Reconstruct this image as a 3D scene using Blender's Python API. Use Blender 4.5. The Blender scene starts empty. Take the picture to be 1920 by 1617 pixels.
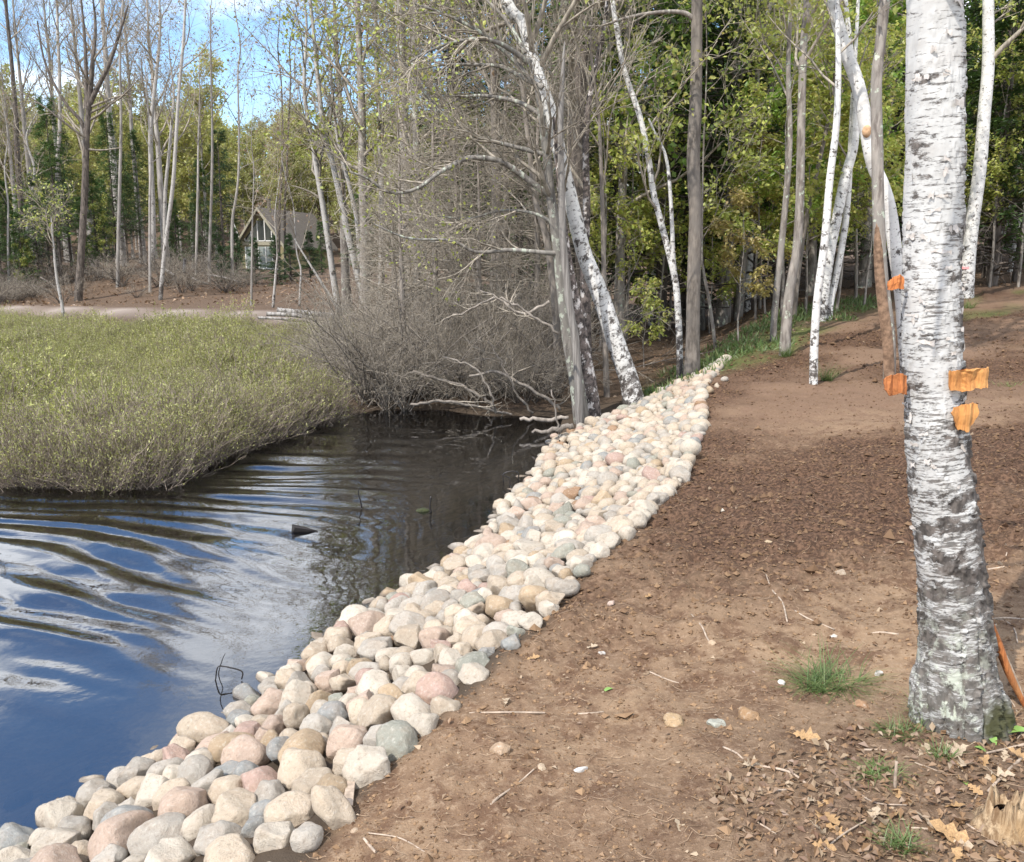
import bpy, bmesh, math, random
import numpy as np
from mathutils import Vector, Matrix, Euler

rng = np.random.default_rng(11)
random.seed(11)
sc = bpy.context.scene
C = sc.collection
PI = math.pi

# ------------------------------------------------------------------ camera
F, CAMZ = 1663.0, 2.15                       # focal length in photo pixels, eye height above the water
PITCH = math.atan(318 / F)
cam_data = bpy.data.cameras.new('camera')
cam = bpy.data.objects.new('camera', cam_data)
C.objects.link(cam)
cam.location = (0, 0, CAMZ)
cam.rotation_euler = (PI / 2 - PITCH, 0, 0)
cam_data.sensor_width = 36
cam_data.sensor_fit = 'HORIZONTAL'
cam_data.lens = 36 * F / 1920
cam_data.clip_start = 0.05
cam_data.clip_end = 3000
sc.camera = cam

# ------------------------------------------------------------------ node helpers
def sset(nt, sock, v):
    if isinstance(v, bpy.types.NodeSocket):
        nt.links.new(v, sock)
    else:
        try:
            sock.default_value = v
        except Exception:
            sock.default_value = (*v, 1.0)

def nd(nt, kind, ins=None, **props):
    n = nt.nodes.new(kind)
    for k, v in props.items():
        setattr(n, k, v)
    for k, v in (ins or {}).items():
        sset(nt, n.inputs[k], v)
    return n

def mixc(nt, f, a, b, mode='MIX'):
    n = nt.nodes.new('ShaderNodeMix'); n.data_type = 'RGBA'; n.blend_type = mode
    sset(nt, n.inputs[0], f); sset(nt, n.inputs[6], a); sset(nt, n.inputs[7], b)
    return n.outputs[2]

def rng_map(nt, v, a, b, c=0.0, d=1.0):
    n = nd(nt, 'ShaderNodeMapRange', {0: v, 1: a, 2: b, 3: c, 4: d}, interpolation_type='SMOOTHSTEP')
    return n.outputs[0]

def math_n(nt, op, a, b=0.0):
    return nd(nt, 'ShaderNodeMath', {0: a, 1: b}, operation=op).outputs[0]

def noise(nt, vec, scale, detail=4.0, rough=0.55, out=0):
    return nd(nt, 'ShaderNodeTexNoise', {'Vector': vec, 'Scale': scale, 'Detail': detail, 'Roughness': rough}).outputs[out]

def attr(nt, name, out='Fac'):
    return nd(nt, 'ShaderNodeAttribute', attribute_name=name).outputs[out]

def new_mat(name):
    m = bpy.data.materials.new(name)
    m.use_nodes = True
    nt = m.node_tree
    return m, nt, nt.nodes['Principled BSDF']

def bump(nt, bsdf, h, strength=0.5, dist=0.02):
    b = nd(nt, 'ShaderNodeBump', {'Height': h, 'Strength': strength, 'Distance': dist})
    nt.links.new(b.outputs[0], bsdf.inputs['Normal'])

# ------------------------------------------------------------------ sky and sun
SUN = Vector((-0.52, -0.52, 0.86)).normalized()   # direction towards the sun
w = bpy.data.worlds.new('World'); sc.world = w; w.use_nodes = True
nt = w.node_tree
sky = nd(nt, 'ShaderNodeTexSky', sky_type='NISHITA', sun_disc=False, sun_elevation=math.asin(SUN.z),
         sun_rotation=math.atan2(SUN.x, SUN.y), altitude=200, air_density=1.0, dust_density=0.6, ozone_density=2.0)
skyc = nd(nt, 'ShaderNodeHueSaturation', {'Saturation': 1.12, 'Value': 1.30, 'Color': sky.outputs[0]}).outputs[0]
tc = nd(nt, 'ShaderNodeTexCoord')
xyz = nd(nt, 'ShaderNodeSeparateXYZ', {0: tc.outputs['Generated']})
zz = math_n(nt, 'ADD', math_n(nt, 'MAXIMUM', xyz.outputs[2], 0.0), 0.40)
cv = nd(nt, 'ShaderNodeCombineXYZ', {0: math_n(nt, 'DIVIDE', xyz.outputs[0], zz), 1: math_n(nt, 'DIVIDE', xyz.outputs[1], zz), 2: 21.55})
cn = noise(nt, cv.outputs[0], 1.15, 9.0, 0.55)
cf = rng_map(nt, cn, 0.425, 0.535)
cn2 = noise(nt, cv.outputs[0], 2.3, 5.0, 0.5)
ccol = mixc(nt, rng_map(nt, cn2, 0.35, 0.65), (4.6, 4.9, 5.5, 1), (10.5, 10.6, 10.8, 1))
cfin = mixc(nt, math_n(nt, 'MULTIPLY', cf, 0.93), skyc, ccol)
nt.links.new(cfin, nt.nodes['Background'].inputs[0])
nt.nodes['Background'].inputs[1].default_value = 0.15

sd = bpy.data.lights.new('sun', 'SUN'); so = bpy.data.objects.new('sun', sd); C.objects.link(so)
sd.energy = 3.6; sd.angle = math.radians(0.55); sd.color = (1.0, 0.955, 0.89)
so.rotation_euler = SUN.to_track_quat('Z', 'Y').to_euler()
so.location = (-20, -20, 40)

sc.view_settings.view_transform = 'Standard'; sc.view_settings.look = 'None'
sc.view_settings.exposure = 0.62; sc.view_settings.gamma = 1.0; sc.view_settings.use_curve_mapping = False
sc.render.engine = 'CYCLES'
sc.cycles.use_denoising = True
sc.cycles.max_bounces = 6; sc.cycles.diffuse_bounces = 3; sc.cycles.glossy_bounces = 2
sc.cycles.transmission_bounces = 3; sc.cycles.transparent_max_bounces = 8
sc.cycles.caustics_reflective = False; sc.cycles.caustics_refractive = False

# ------------------------------------------------------------------ numeric helpers
def smooth(a, b, x):
    t = np.clip((np.asarray(x, float) - a) / (b - a), 0, 1)
    return t * t * (3 - 2 * t)

def vnoise(x, y, seed=0):
    x = np.asarray(x, float); y = np.asarray(y, float)
    ix = np.floor(x).astype(np.int64); iy = np.floor(y).astype(np.int64)
    fx = x - ix; fy = y - iy
    fx = fx * fx * fx * (fx * (fx * 6 - 15) + 10); fy = fy * fy * fy * (fy * (fy * 6 - 15) + 10)
    def h(a, b):
        v = (a * 374761393 + b * 668265263 + seed * 974711 + 1013) & 0xffffffff
        v = ((v ^ (v >> 13)) * 1274126177) & 0xffffffff
        return (v ^ (v >> 16)) / 4294967295.0
    return ((h(ix, iy) * (1 - fx) + h(ix + 1, iy) * fx) * (1 - fy) + (h(ix, iy + 1) * (1 - fx) + h(ix + 1, iy + 1) * fx) * fy) * 2 - 1

def fbm(x, y, oct=4, seed=0, gain=0.5):
    s = 0; a = 1.0; f = 1.0
    for k in range(oct):
        s = s + a * vnoise(x * f + 17.3 * k, y * f - 9.1 * k, seed + k); a *= gain; f *= 2.03
    return s

def norm(v):
    return v / np.maximum(np.linalg.norm(v, axis=-1, keepdims=True), 1e-9)

# ------------------------------------------------------------------ the lie of the land
WY = [-8, 0, 2.99, 3.3, 3.58, 3.95, 4.34, 4.81, 5.3, 5.72, 6.72, 7.65, 9.1, 10.5, 12.4, 16, 25, 60]
WX = [-6.5, -3.1, -1.87, -1.75, -1.56, -1.40, -1.24, -1.09, -0.88, -0.65, -0.27, -0.10, 0.25, 0.42, 0.6, 1.3, 3, 9]
TY = [-8, 0, 2.21, 2.45, 2.65, 2.88, 3.2, 3.69, 4.06, 4.68, 5.5, 6.8, 8.87, 11.08, 12.64, 14, 25, 60]
TX = [-5.2, -1.7, -0.6, -0.55, -0.46, -0.36, -0.2, 0.0, 0.18, 0.4, 0.79, 1.35, 1.95, 2.42, 2.98, 3.4, 7, 18]
BX = [-60, -8, -5.1, -4.3, -3.49, -3.4, -3.09, -2.83, -2.38, -2.0, -1.2, 0.3, 3, 60]
BY = [9.2, 8.9, 8.64, 8.53, 8.53, 9.35, 10.51, 11.56, 12.17, 12.6, 12.5, 12.0, 11.6, 11]
def xw(y): return np.interp(y, WY, WX)
def xt(y): return np.interp(y, TY, TX)
def yb(x): return np.interp(x, BX, BY) + 0.25 * vnoise(np.asarray(x) * 1.1, 3.3, 5) + 0.12 * vnoise(np.asarray(x) * 3.1, 1.3, 6)
def ypath(x): return 28.0 - 0.36 * np.asarray(x)
def yedge(x): return np.interp(x, [2.9, 4.2, 5.5, 7.5, 12, 20, 60], [12.3, 13.4, 16, 18.5, 22, 26, 30])

def soil_mask(x, y):
    n = 0.5 * vnoise(x * 0.9, y * 0.9, 41) + 0.2 * vnoise(x * 3, y * 3, 42)
    return smooth(-0.12, 0.05, x - xt(y)) * (1 - smooth(-0.5, 0.7, y - yedge(x) + n))

def height(x, y, detail=True):
    x = np.asarray(x, float); y = np.asarray(y, float)
    a, b = xw(y), xt(y)
    d = x - a; t = d / (b - a)
    zr = np.where(d < 0, np.maximum(-0.06 + 0.33 * d, -0.42), 0)
    on = -0.06 + 0.05 * smooth(-0.02, 0.12, t) + 0.47 * np.clip(t, 0, 1) ** 0.85 - 0.05 * smooth(0, 0.2, t) * (1 - smooth(0.85, 1.03, t))
    up = 0.06 * np.clip(x - b, 0, 14)
    rise = 0.052 * np.clip(y - 8, 0, 27) * smooth(0.4, 1.3, t)
    zr = np.where(d >= 0, on + up + rise, zr)
    e2 = y - yb(x)
    zb = np.where(e2 < 0, np.maximum(-0.04 + 0.28 * e2, -0.42), -0.04 + 0.12 * smooth(0, 0.8, e2) + 0.028 * np.clip(e2, 0, 30) * smooth(-3, 1, x))
    q = y - ypath(x)
    az = x / np.maximum(y, 1)
    amp = 0.75 + 0.85 * smooth(-0.30, -0.40, az)
    left = 1 - smooth(-3, 3, x)
    zb = zb + left * (0.30 * smooth(-0.8, 0.4, q) + amp * smooth(2.5, 13, q))
    z = np.maximum(zr, zb) + 0.15 * np.clip(y - 112, 0, 130) * smooth(112, 140, y)
    if detail:
        s = soil_mask(x, y)
        r2 = np.hypot(x, y)
        nearf = 1 - smooth(18, 40, r2)
        wet = smooth(-0.45, 0.55, vnoise(x * 0.55 + 3, y * 0.55, 71) + 0.35 * fbm(x * 1.6, y * 2.4, 4, 72)) * smooth(2.6, 4.6, y - 0.15 * x)
        z = z + s * nearf * wet * 0.034 * (0.4 - np.abs(fbm(x * 5, y * 6, 3, 14)))
        z = z + s * nearf * (0.030 * fbm(x * 1.1, y * 1.1, 3, 3) + (0.008 + 0.016 * wet) * fbm(x * 7, y * 7, 3, 9)
                             + (0.005 + 0.007 * wet) * fbm(x * 24, y * 24, 3, 19))
        z = z + (1 - s) * nearf * smooth(0.02, 0.2, z) * (0.03 * fbm(x * 1.3, y * 1.3, 3, 23) + 0.01 * fbm(x * 8, y * 8, 2, 29))
        z = z + 0.5 * smooth(40, 80, r2) * fbm(x * 0.05, y * 0.05, 3, 31)
    return z

def hgt(x, y):
    return float(height(np.array([x]), np.array([y]))[0])

def ray(px, py):
    a = (px - 960) / F; b = (808.5 - py) / F
    return np.array([a, math.cos(PITCH) + b * math.sin(PITCH), -math.sin(PITCH) + b * math.cos(PITCH)])

CAM = np.array([0, 0, CAMZ])
def at(px, py, Y):
    r = ray(px, py)
    return CAM + r * (Y / r[1])
def gnd(px, py, off=0.0):
    r = ray(px, py)
    ts = np.concatenate([np.arange(1.0, 20, 0.02), np.arange(20, 200, 0.2)])
    p = CAM + ts[:, None] * r
    hit = np.nonzero(p[:, 2] < np.maximum(height(p[:, 0], p[:, 1]), -9) + off)[0]
    return p[hit[0]] if len(hit) else p[-1]
def onwater(px, py, z=0.0):
    r = ray(px, py)
    return CAM + r * ((z - CAMZ) / r[2])

# ------------------------------------------------------------------ mesh helpers
class Geo:
    """collects quads / tris with per-vertex attributes and becomes ONE mesh"""
    def __init__(s): s.v = []; s.q = []; s.t = []; s.qm = []; s.tm = []; s.n = 0; s.at = {}
    def add(s, v, q=None, t=None, m=0, **at_):
        v = np.asarray(v, float).reshape(-1, 3)
        if q is not None and len(q): s.q.append(np.asarray(q) + s.n); s.qm.append(np.full(len(q), m))
        if t is not None and len(t): s.t.append(np.asarray(t) + s.n); s.tm.append(np.full(len(t), m))
        for k, a in at_.items(): s.at.setdefault(k, []).append((s.n, np.asarray(a, float).ravel()))
        s.v.append(v); s.n += len(v)
        return s
    def mesh(s, name, mats, smooth_=True):
        me = bpy.data.meshes.new(name)
        v = np.concatenate(s.v)
        q = np.concatenate(s.q) if s.q else np.zeros((0, 4), int)
        t = np.concatenate(s.t) if s.t else np.zeros((0, 3), int)
        me.vertices.add(len(v)); me.vertices.foreach_set('co', v.astype(np.float32).ravel())
        me.loops.add(len(q) * 4 + len(t) * 3)
        me.loops.foreach_set('vertex_index', np.concatenate([q.ravel(), t.ravel()]).astype(np.int32))
        me.polygons.add(len(q) + len(t))
        ls = np.concatenate([np.arange(len(q)) * 4, len(q) * 4 + np.arange(len(t)) * 3]).astype(np.int32)
        me.polygons.foreach_set('loop_start', ls)
        mi = np.concatenate([*(s.qm or [np.zeros(0)]), *(s.tm or [np.zeros(0)])]).astype(np.int32)
        for m in mats: me.materials.append(m)
        me.polygons.foreach_set('material_index', mi)
        me.polygons.foreach_set('use_smooth', np.full(len(q) + len(t), smooth_))
        for k, lst in s.at.items():
            arr = np.zeros(len(v), np.float32)
            for o, a in lst: arr[o:o + len(a)] = a
            me.attributes.new(k, 'FLOAT', 'POINT').data.foreach_set('value', arr)
        me.update(calc_edges=True)
        return me
    def obj(s, name, mats, parent=None, smooth_=True):
        return link(name, s.mesh(name, mats if isinstance(mats, list) else [mats], smooth_), parent)

def link(name, me, parent=None, loc=None):
    o = bpy.data.objects.new(name, me); C.objects.link(o)
    if parent is not None: o.parent = parent
    if loc is not None: o.location = loc
    return o

def tag(o, label=None, cat=None, group=None, kind=None):
    if label: o['label'] = label
    if cat: o['category'] = cat
    if group: o['group'] = group
    if kind: o['kind'] = kind
    return o

def thing(name, label, cat, loc=(0, 0, 0), rz=0.0, group=None, scale=1.0):
    o = bpy.data.objects.new(name, None); C.objects.link(o)
    o.location = loc; o.rotation_euler = (0, 0, rz); o.scale = (scale,) * 3
    o.empty_display_size = 0.1
    return tag(o, label, cat, group)

def sweep(pts, rad, S=6, squash=None):
    pts = np.asarray(pts, float); rad = np.asarray(rad, float)
    if pts.ndim == 2: pts = pts[None]; rad = rad[None]
    B, P, _ = pts.shape
    tan = norm(np.gradient(pts, axis=1))
    ref = np.where(np.abs(tan[..., 2:3]) > 0.95, np.array([0.0, 1, 0]), np.array([0.0, 0, 1]))
    ref = np.broadcast_to(ref[:, :1], tan.shape)
    u = norm(np.cross(ref, tan)); v = np.cross(tan, u)
    th = np.arange(S) / S * 2 * PI
    V = pts[:, :, None] + rad[:, :, None, None] * (np.cos(th)[None, None, :, None] * u[:, :, None] + np.sin(th)[None, None, :, None] * v[:, :, None])
    L = np.concatenate([np.zeros((B, 1)), np.cumsum(np.linalg.norm(np.diff(pts, axis=1), axis=2), axis=1)], 1)
    i = np.arange(P - 1)[:, None] * S; j = np.arange(S)[None]; jn = (j + 1) % S
    f = np.stack([i + j, i + jn, i + S + jn, i + S + j], -1).reshape(-1, 4)
    Q = (f[None] + (np.arange(B) * P * S)[:, None, None]).reshape(-1, 4)
    return V.reshape(-1, 3), Q, np.repeat(L.reshape(-1), S)

def tube(g, pts, rad, S=6, m=0, **kw):
    V, Q, L = sweep(pts, rad, S)
    g.add(V, Q, m=m, len=L, **kw)

def curve(pts, n):
    """smooth resample of a polyline (Catmull-Rom)"""
    p = np.asarray(pts, float)
    if len(p) == 2: return p[0] + np.linspace(0, 1, n)[:, None] * (p[1] - p[0])
    pp = np.concatenate([[2 * p[0] - p[1]], p, [2 * p[-1] - p[-2]]])
    u = np.linspace(0, len(p) - 1 - 1e-6, n); i = u.astype(int); f = (u - i)[:, None]
    a, b, c, d = pp[i], pp[i + 1], pp[i + 2], pp[i + 3]
    return 0.5 * (2 * b + (c - a) * f + (2 * a - 5 * b + 4 * c - d) * f ** 2 + (3 * b - a - 3 * c + d) * f ** 3)

def grow(pts, rad, n, t0, t1, ln, ang, P=4, ratio=0.6, trop=(0, 0, 0), wander=0.15, fall=0.0, bias=None, rmin=0.0015):
    pts = np.asarray(pts, float); rad = np.asarray(rad, float)
    if pts.ndim == 2: pts = pts[None]; rad = rad[None]
    B, Pp, _ = pts.shape
    t = t0 + (t1 - t0) * (np.arange(n)[None] + rng.uniform(0, 1, (B, n))) / n
    s = t * (Pp - 1); i = np.clip(s.astype(int), 0, Pp - 2); f = (s - i)[..., None]
    bi = np.arange(B)[:, None]
    base = pts[bi, i] * (1 - f) + pts[bi, i + 1] * f
    r0 = np.maximum((rad[bi, i] * (1 - f[..., 0]) + rad[bi, i + 1] * f[..., 0]) * ratio, rmin)
    tan = norm(pts[bi, i + 1] - pts[bi, i])
    pr = rng.normal(size=(B, n, 3))
    if bias is not None: pr = pr + np.asarray(bias)
    pr = norm(pr - (pr * tan).sum(-1, keepdims=True) * tan)
    an = ang * rng.uniform(0.75, 1.25, (B, n, 1))
    d = tan * np.cos(an) + pr * np.sin(an)
    L = (ln * (1 - fall * (t - t0) / max(t1 - t0, 1e-6)) * rng.uniform(0.65, 1.3, (B, n)))[..., None]
    out = [base]
    for k in range(1, P):
        d = norm(d + np.asarray(trop) + wander * rng.normal(size=d.shape))
        out.append(out[-1] + d * L / (P - 1))
    o = np.stack(out, 2).reshape(B * n, P, 3)
    r = (r0[..., None] * np.linspace(1, 0.25, P)[None, None]).reshape(B * n, P)
    return o, np.maximum(r, rmin)

def leafq(c, size, asp=0.5, up=0.5, dirs=None, jit=0.35):
    """diamond shaped leaf faces at the points c"""
    c = np.asarray(c, float).reshape(-1, 3); N = len(c)
    nrm = norm(rng.normal(size=(N, 3)) * (1 - up) + np.array([0, 0, 1.0]) * up)
    a = rng.normal(size=(N, 3)) if dirs is None else np.asarray(dirs) + jit * rng.normal(size=(N, 3))
    a = norm(a - (a * nrm).sum(-1, keepdims=True) * nrm); b = np.cross(nrm, a)
    s = (size * rng.uniform(0.6, 1.35, (N, 1)))
    V = np.stack([c, c + a * s * 0.5 + b * s * asp * 0.5 + nrm * s * 0.06, c + a * s, c + a * s * 0.5 - b * s * asp * 0.5 + nrm * s * 0.06], 1)
    return V.reshape(-1, 3), np.arange(N * 4).reshape(N, 4)

def on_branches(pts, n, t0=0.1, spread=0.0):
    B, P, _ = pts.shape
    t = rng.uniform(t0, 1, (B, n)); s = t * (P - 1); i = np.clip(s.astype(int), 0, P - 2); f = (s - i)[..., None]
    bi = np.arange(B)[:, None]
    p = pts[bi, i] * (1 - f) + pts[bi, i + 1] * f
    d = norm(pts[bi, i + 1] - pts[bi, i])
    return (p + spread * rng.normal(size=p.shape)).reshape(-1, 3), d.reshape(-1, 3)

# ------------------------------------------------------------------ materials
def bark_mat(name, c1, c2, c3=None, sx=16, sz=3.5, lichen=0.0, lcol=(0.42, 0.46, 0.36), b=0.6):
    m, nt, p = new_mat(name)
    o = nd(nt, 'ShaderNodeTexCoord').outputs['Object']
    s = nd(nt, 'ShaderNodeSeparateXYZ', {0: o})
    L = attr(nt, 'len')
    def vec(k, kz): return nd(nt, 'ShaderNodeCombineXYZ', {0: math_n(nt, 'MULTIPLY', s.outputs[0], k), 1: math_n(nt, 'MULTIPLY', s.outputs[1], k), 2: math_n(nt, 'MULTIPLY', L, kz)}).outputs[0]
    n1 = noise(nt, vec(sx, sz), 1.0, 5, 0.65)
    n2 = noise(nt, vec(5, 2), 1.0, 4, 0.6)
    c = mixc(nt, rng_map(nt, n1, 0.36, 0.64), c1, c2)
    if c3: c = mixc(nt, rng_map(nt, n2, 0.45, 0.65), c, c3)
    if lichen:
        n3 = noise(nt, vec(9, 7), 1.0, 6, 0.65)
        c = mixc(nt, rng_map(nt, n3, 0.66 - 0.16 * lichen, 0.72 - 0.16 * lichen), c, lcol)
    r = nd(nt, 'ShaderNodeObjectInfo').outputs['Random']
    c = nd(nt, 'ShaderNodeHueSaturation', {'Value': rng_map(nt, r, 0, 1, 0.8, 1.2), 'Color': c}).outputs[0]
    nt.links.new(c, p.inputs['Base Color']); p.inputs['Roughness'].default_value = 0.9
    bump(nt, p, n1, b, 0.012)
    return m

def birch_mat(name, white=(0.72, 0.70, 0.66), dark=(0.045, 0.038, 0.033), mid=(0.36, 0.33, 0.30), kl=42.0, kp=9.0, base=0.0):
    m, nt, p = new_mat(name)
    o = nd(nt, 'ShaderNodeTexCoord').outputs['Object']
    s = nd(nt, 'ShaderNodeSeparateXYZ', {0: o})
    L = attr(nt, 'len'); R = attr(nt, 'rough')
    def vec(k, kz, off=0.0): return nd(nt, 'ShaderNodeCombineXYZ', {0: math_n(nt, 'MULTIPLY', s.outputs[0], k), 1: math_n(nt, 'MULTIPLY', s.outputs[1], k), 2: math_n(nt, 'ADD', math_n(nt, 'MULTIPLY', L, kz), off)}).outputs[0]
    warp = noise(nt, vec(3, 2), 1.0, 2, 0.5)
    n0 = noise(nt, vec(4, 3), 1.0, 3, 0.5)
    lent = noise(nt, vec(17 if kl > 30 else 11, kl * (2.6 if kl > 30 else 1.6)), 1.0, 5, 0.65)
    lent2 = noise(nt, vec(38 if kl > 30 else 20, kl * (5.5 if kl > 30 else 3.2), 7.0), 1.0, 4, 0.6)
    patch = noise(nt, vec(8, kp * 2.3, 3.0), 1.0, 7, 0.68)
    grey = noise(nt, vec(6, 14, 11.0), 1.0, 5, 0.6)
    c = mixc(nt, rng_map(nt, n0, 0.35, 0.7), white, tuple(v * 0.84 for v in white[:3]))
    c = mixc(nt, math_n(nt, 'MULTIPLY', rng_map(nt, grey, 0.45, 0.72), 0.5), c, mid)
    thr = math_n(nt, 'SUBTRACT', 0.66, math_n(nt, 'MULTIPLY', R, 0.24))
    lf = nd(nt, 'ShaderNodeMapRange', {0: lent, 1: thr, 2: math_n(nt, 'ADD', thr, 0.06)}).outputs[0]
    thr2 = math_n(nt, 'SUBTRACT', 0.68, math_n(nt, 'MULTIPLY', R, 0.14))
    lf2 = nd(nt, 'ShaderNodeMapRange', {0: lent2, 1: thr2, 2: math_n(nt, 'ADD', thr2, 0.05)}).outputs[0]
    thr3 = math_n(nt, 'SUBTRACT', 0.65, math_n(nt, 'MULTIPLY', R, 0.24))
    pf = nd(nt, 'ShaderNodeMapRange', {0: patch, 1: thr3, 2: math_n(nt, 'ADD', thr3, 0.05)}).outputs[0]
    f = math_n(nt, 'MAXIMUM', math_n(nt, 'MULTIPLY', math_n(nt, 'MAXIMUM', lf, lf2), 0.85), pf)
    fine = noise(nt, vec(40, 30), 1.0, 4, 0.6)
    dk = mixc(nt, rng_map(nt, fine, 0.35, 0.7), dark, tuple(min(1, v * 3.4) for v in dark[:3]))
    c = mixc(nt, f, c, dk)
    nt.links.new(c, p.inputs['Base Color']); p.inputs['Roughness'].default_value = 0.75
    h = math_n(nt, 'ADD', math_n(nt, 'MULTIPLY', f, -0.7), math_n(nt, 'ADD', grey, math_n(nt, 'MULTIPLY', fine, 0.35)))
    bump(nt, p, h, 0.55, 0.006)
    return m

def leaf_mat(name, cols, trans=0.45, var=0.25):
    m, nt, p = new_mat(name)
    r = nd(nt, 'ShaderNodeNewGeometry').outputs['Random Per Island']
    ramp = nd(nt, 'ShaderNodeValToRGB', {0: r})
    e = ramp.color_ramp.elements
    while len(e) < len(cols): e.new(0.5)
    for k, c in enumerate(cols): e[k].position = k / max(1, len(cols) - 1); e[k].color = (*c, 1)
    oi = nd(nt, 'ShaderNodeObjectInfo').outputs['Random']
    c = nd(nt, 'ShaderNodeHueSaturation', {'Value': rng_map(nt, oi, 0, 1, 1 - var, 1 + var), 'Color': ramp.outputs[0]}).outputs[0]
    d = nd(nt, 'ShaderNodeBsdfDiffuse', {'Color': c})
    t = nd(nt, 'ShaderNodeBsdfTranslucent', {'Color': c})
    g = nd(nt, 'ShaderNodeBsdfGlossy', {'Color': (0.8, 0.8, 0.8, 1), 'Roughness': 0.5})
    a = nd(nt, 'ShaderNodeMixShader', {0: trans, 1: d.outputs[0], 2: t.outputs[0]})
    b = nd(nt, 'ShaderNodeMixShader', {0: 0.05, 1: a.outputs[0], 2: g.outputs[0]})
    nt.links.new(b.outputs[0], nt.nodes['Material Output'].inputs[0])
    nt.nodes.remove(p)
    return m

def plain_mat(name, col, rough=0.8, var=0.25, sc_=8.0, col2=None, metallic=0.0, b=0.3):
    m, nt, p = new_mat(name)
    o = nd(nt, 'ShaderNodeTexCoord').outputs['Object']
    n = noise(nt, o, sc_, 5, 0.6)
    c = mixc(nt, rng_map(nt, n, 0.3, 0.7), tuple(v * (1 - var) for v in col), col2 or tuple(min(1, v * (1 + var)) for v in col))
    nt.links.new(c, p.inputs['Base Color']); p.inputs['Roughness'].default_value = rough; p.inputs['Metallic'].default_value = metallic
    if b: bump(nt, p, n, b, 0.01)
    return m

M = {}
M['birch_big'] = birch_mat('birch_bark_close', white=(0.53, 0.52, 0.495), kl=46, kp=8)
M['birch'] = birch_mat('birch_bark', kl=13, kp=3.2)
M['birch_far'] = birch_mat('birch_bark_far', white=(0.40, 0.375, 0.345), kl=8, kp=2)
M['grey'] = bark_mat('grey_bark', (0.12, 0.10, 0.085), (0.30, 0.265, 0.23), (0.22, 0.20, 0.175), lichen=0.45)
M['lichen'] = bark_mat('lichen_bark', (0.10, 0.088, 0.075), (0.26, 0.235, 0.205), (0.20, 0.185, 0.16), lichen=0.72, lcol=(0.40, 0.42, 0.34))
M['brown'] = bark_mat('brown_bark', (0.12, 0.10, 0.082), (0.28, 0.24, 0.20), (0.20, 0.175, 0.15))
M['dark'] = bark_mat('dark_bark', (0.045, 0.036, 0.030), (0.14, 0.115, 0.095))
M['snag'] = bark_mat('snag_wood', (0.15, 0.135, 0.12), (0.30, 0.275, 0.25), sx=40, sz=2)
M['flaky'] = bark_mat('flaky_birch_bark', (0.035, 0.028, 0.025), (0.20, 0.16, 0.14), sx=14, sz=12, lichen=0.8, lcol=(0.60, 0.55, 0.51), b=1.0)
M['twig'] = bark_mat('twig_bark', (0.185, 0.158, 0.122), (0.37, 0.32, 0.255))
M['twig_pale'] = bark_mat('pale_twig_bark', (0.15, 0.128, 0.105), (0.29, 0.25, 0.21))
M['twig_red'] = bark_mat('reddish_twig_bark', (0.09, 0.062, 0.052), (0.19, 0.14, 0.12))
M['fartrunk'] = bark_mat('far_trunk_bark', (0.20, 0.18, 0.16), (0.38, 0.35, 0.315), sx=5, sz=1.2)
M['leaf_spring'] = leaf_mat('spring_leaves', [(0.38, 0.43, 0.08), (0.46, 0.48, 0.11), (0.30, 0.38, 0.07), (0.46, 0.41, 0.12)])
M['leaf_hill'] = leaf_mat('hill_leaves', [(0.36, 0.36, 0.09), (0.40, 0.39, 0.11), (0.29, 0.32, 0.08), (0.40, 0.33, 0.13)])
M['leaf_maple'] = leaf_mat('maple_leaves', [(0.52, 0.56, 0.12), (0.42, 0.52, 0.10), (0.58, 0.58, 0.16), (0.54, 0.47, 0.14)], 0.5)
M['leaf_green'] = leaf_mat('green_leaves', [(0.20, 0.36, 0.055), (0.26, 0.40, 0.07), (0.33, 0.42, 0.08)], 0.5)
M['leaf_orange'] = leaf_mat('reddish_young_leaves', [(0.45, 0.36, 0.12), (0.46, 0.40, 0.11), (0.43, 0.30, 0.12)], 0.45)
M['leaf_bud'] = leaf_mat('bud_leaves', [(0.24, 0.24, 0.08), (0.29, 0.17, 0.11), (0.20, 0.22, 0.07)])
M['needle'] = leaf_mat('hemlock_needles', [(0.055, 0.115, 0.030), (0.085, 0.155, 0.038), (0.12, 0.19, 0.045)], 0.3, 0.3)
M['needle_sp'] = leaf_mat('spruce_needles', [(0.040, 0.085, 0.034), (0.060, 0.115, 0.038), (0.075, 0.13, 0.042)], 0.2, 0.25)
M['grass'] = leaf_mat('grass_blades', [(0.12, 0.20, 0.05), (0.17, 0.26, 0.07), (0.25, 0.30, 0.11)], 0.35)
M['marsh_leaf'] = leaf_mat('marsh_leaves', [(0.23, 0.25, 0.06), (0.32, 0.335, 0.085), (0.46, 0.45, 0.15), (0.27, 0.29, 0.07), (0.54, 0.51, 0.24)], 0.4)
M['marsh_stem'] = bark_mat('marsh_stems', (0.15, 0.115, 0.088), (0.36, 0.295, 0.235), sx=6)
M['dryleaf'] = leaf_mat('dry_leaves', [(0.24, 0.14, 0.07), (0.31, 0.19, 0.10), (0.16, 0.09, 0.05), (0.34, 0.245, 0.15), (0.19, 0.105, 0.065)], 0.15)
M['oakleaf'] = plain_mat('oak_leaf', (0.36, 0.22, 0.10), 0.7, 0.3, 25, b=0.4)
M['oakpale'] = plain_mat('pale_oak_leaf', (0.40, 0.31, 0.21), 0.7, 0.2, 25, b=0.4)
M['greenleaf'] = plain_mat('green_leaf', (0.20, 0.33, 0.08), 0.5, 0.2, 15, b=0.2)
M['twig_ground'] = plain_mat('ground_twig', (0.36, 0.28, 0.21), 0.85, 0.35, 30)
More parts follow.
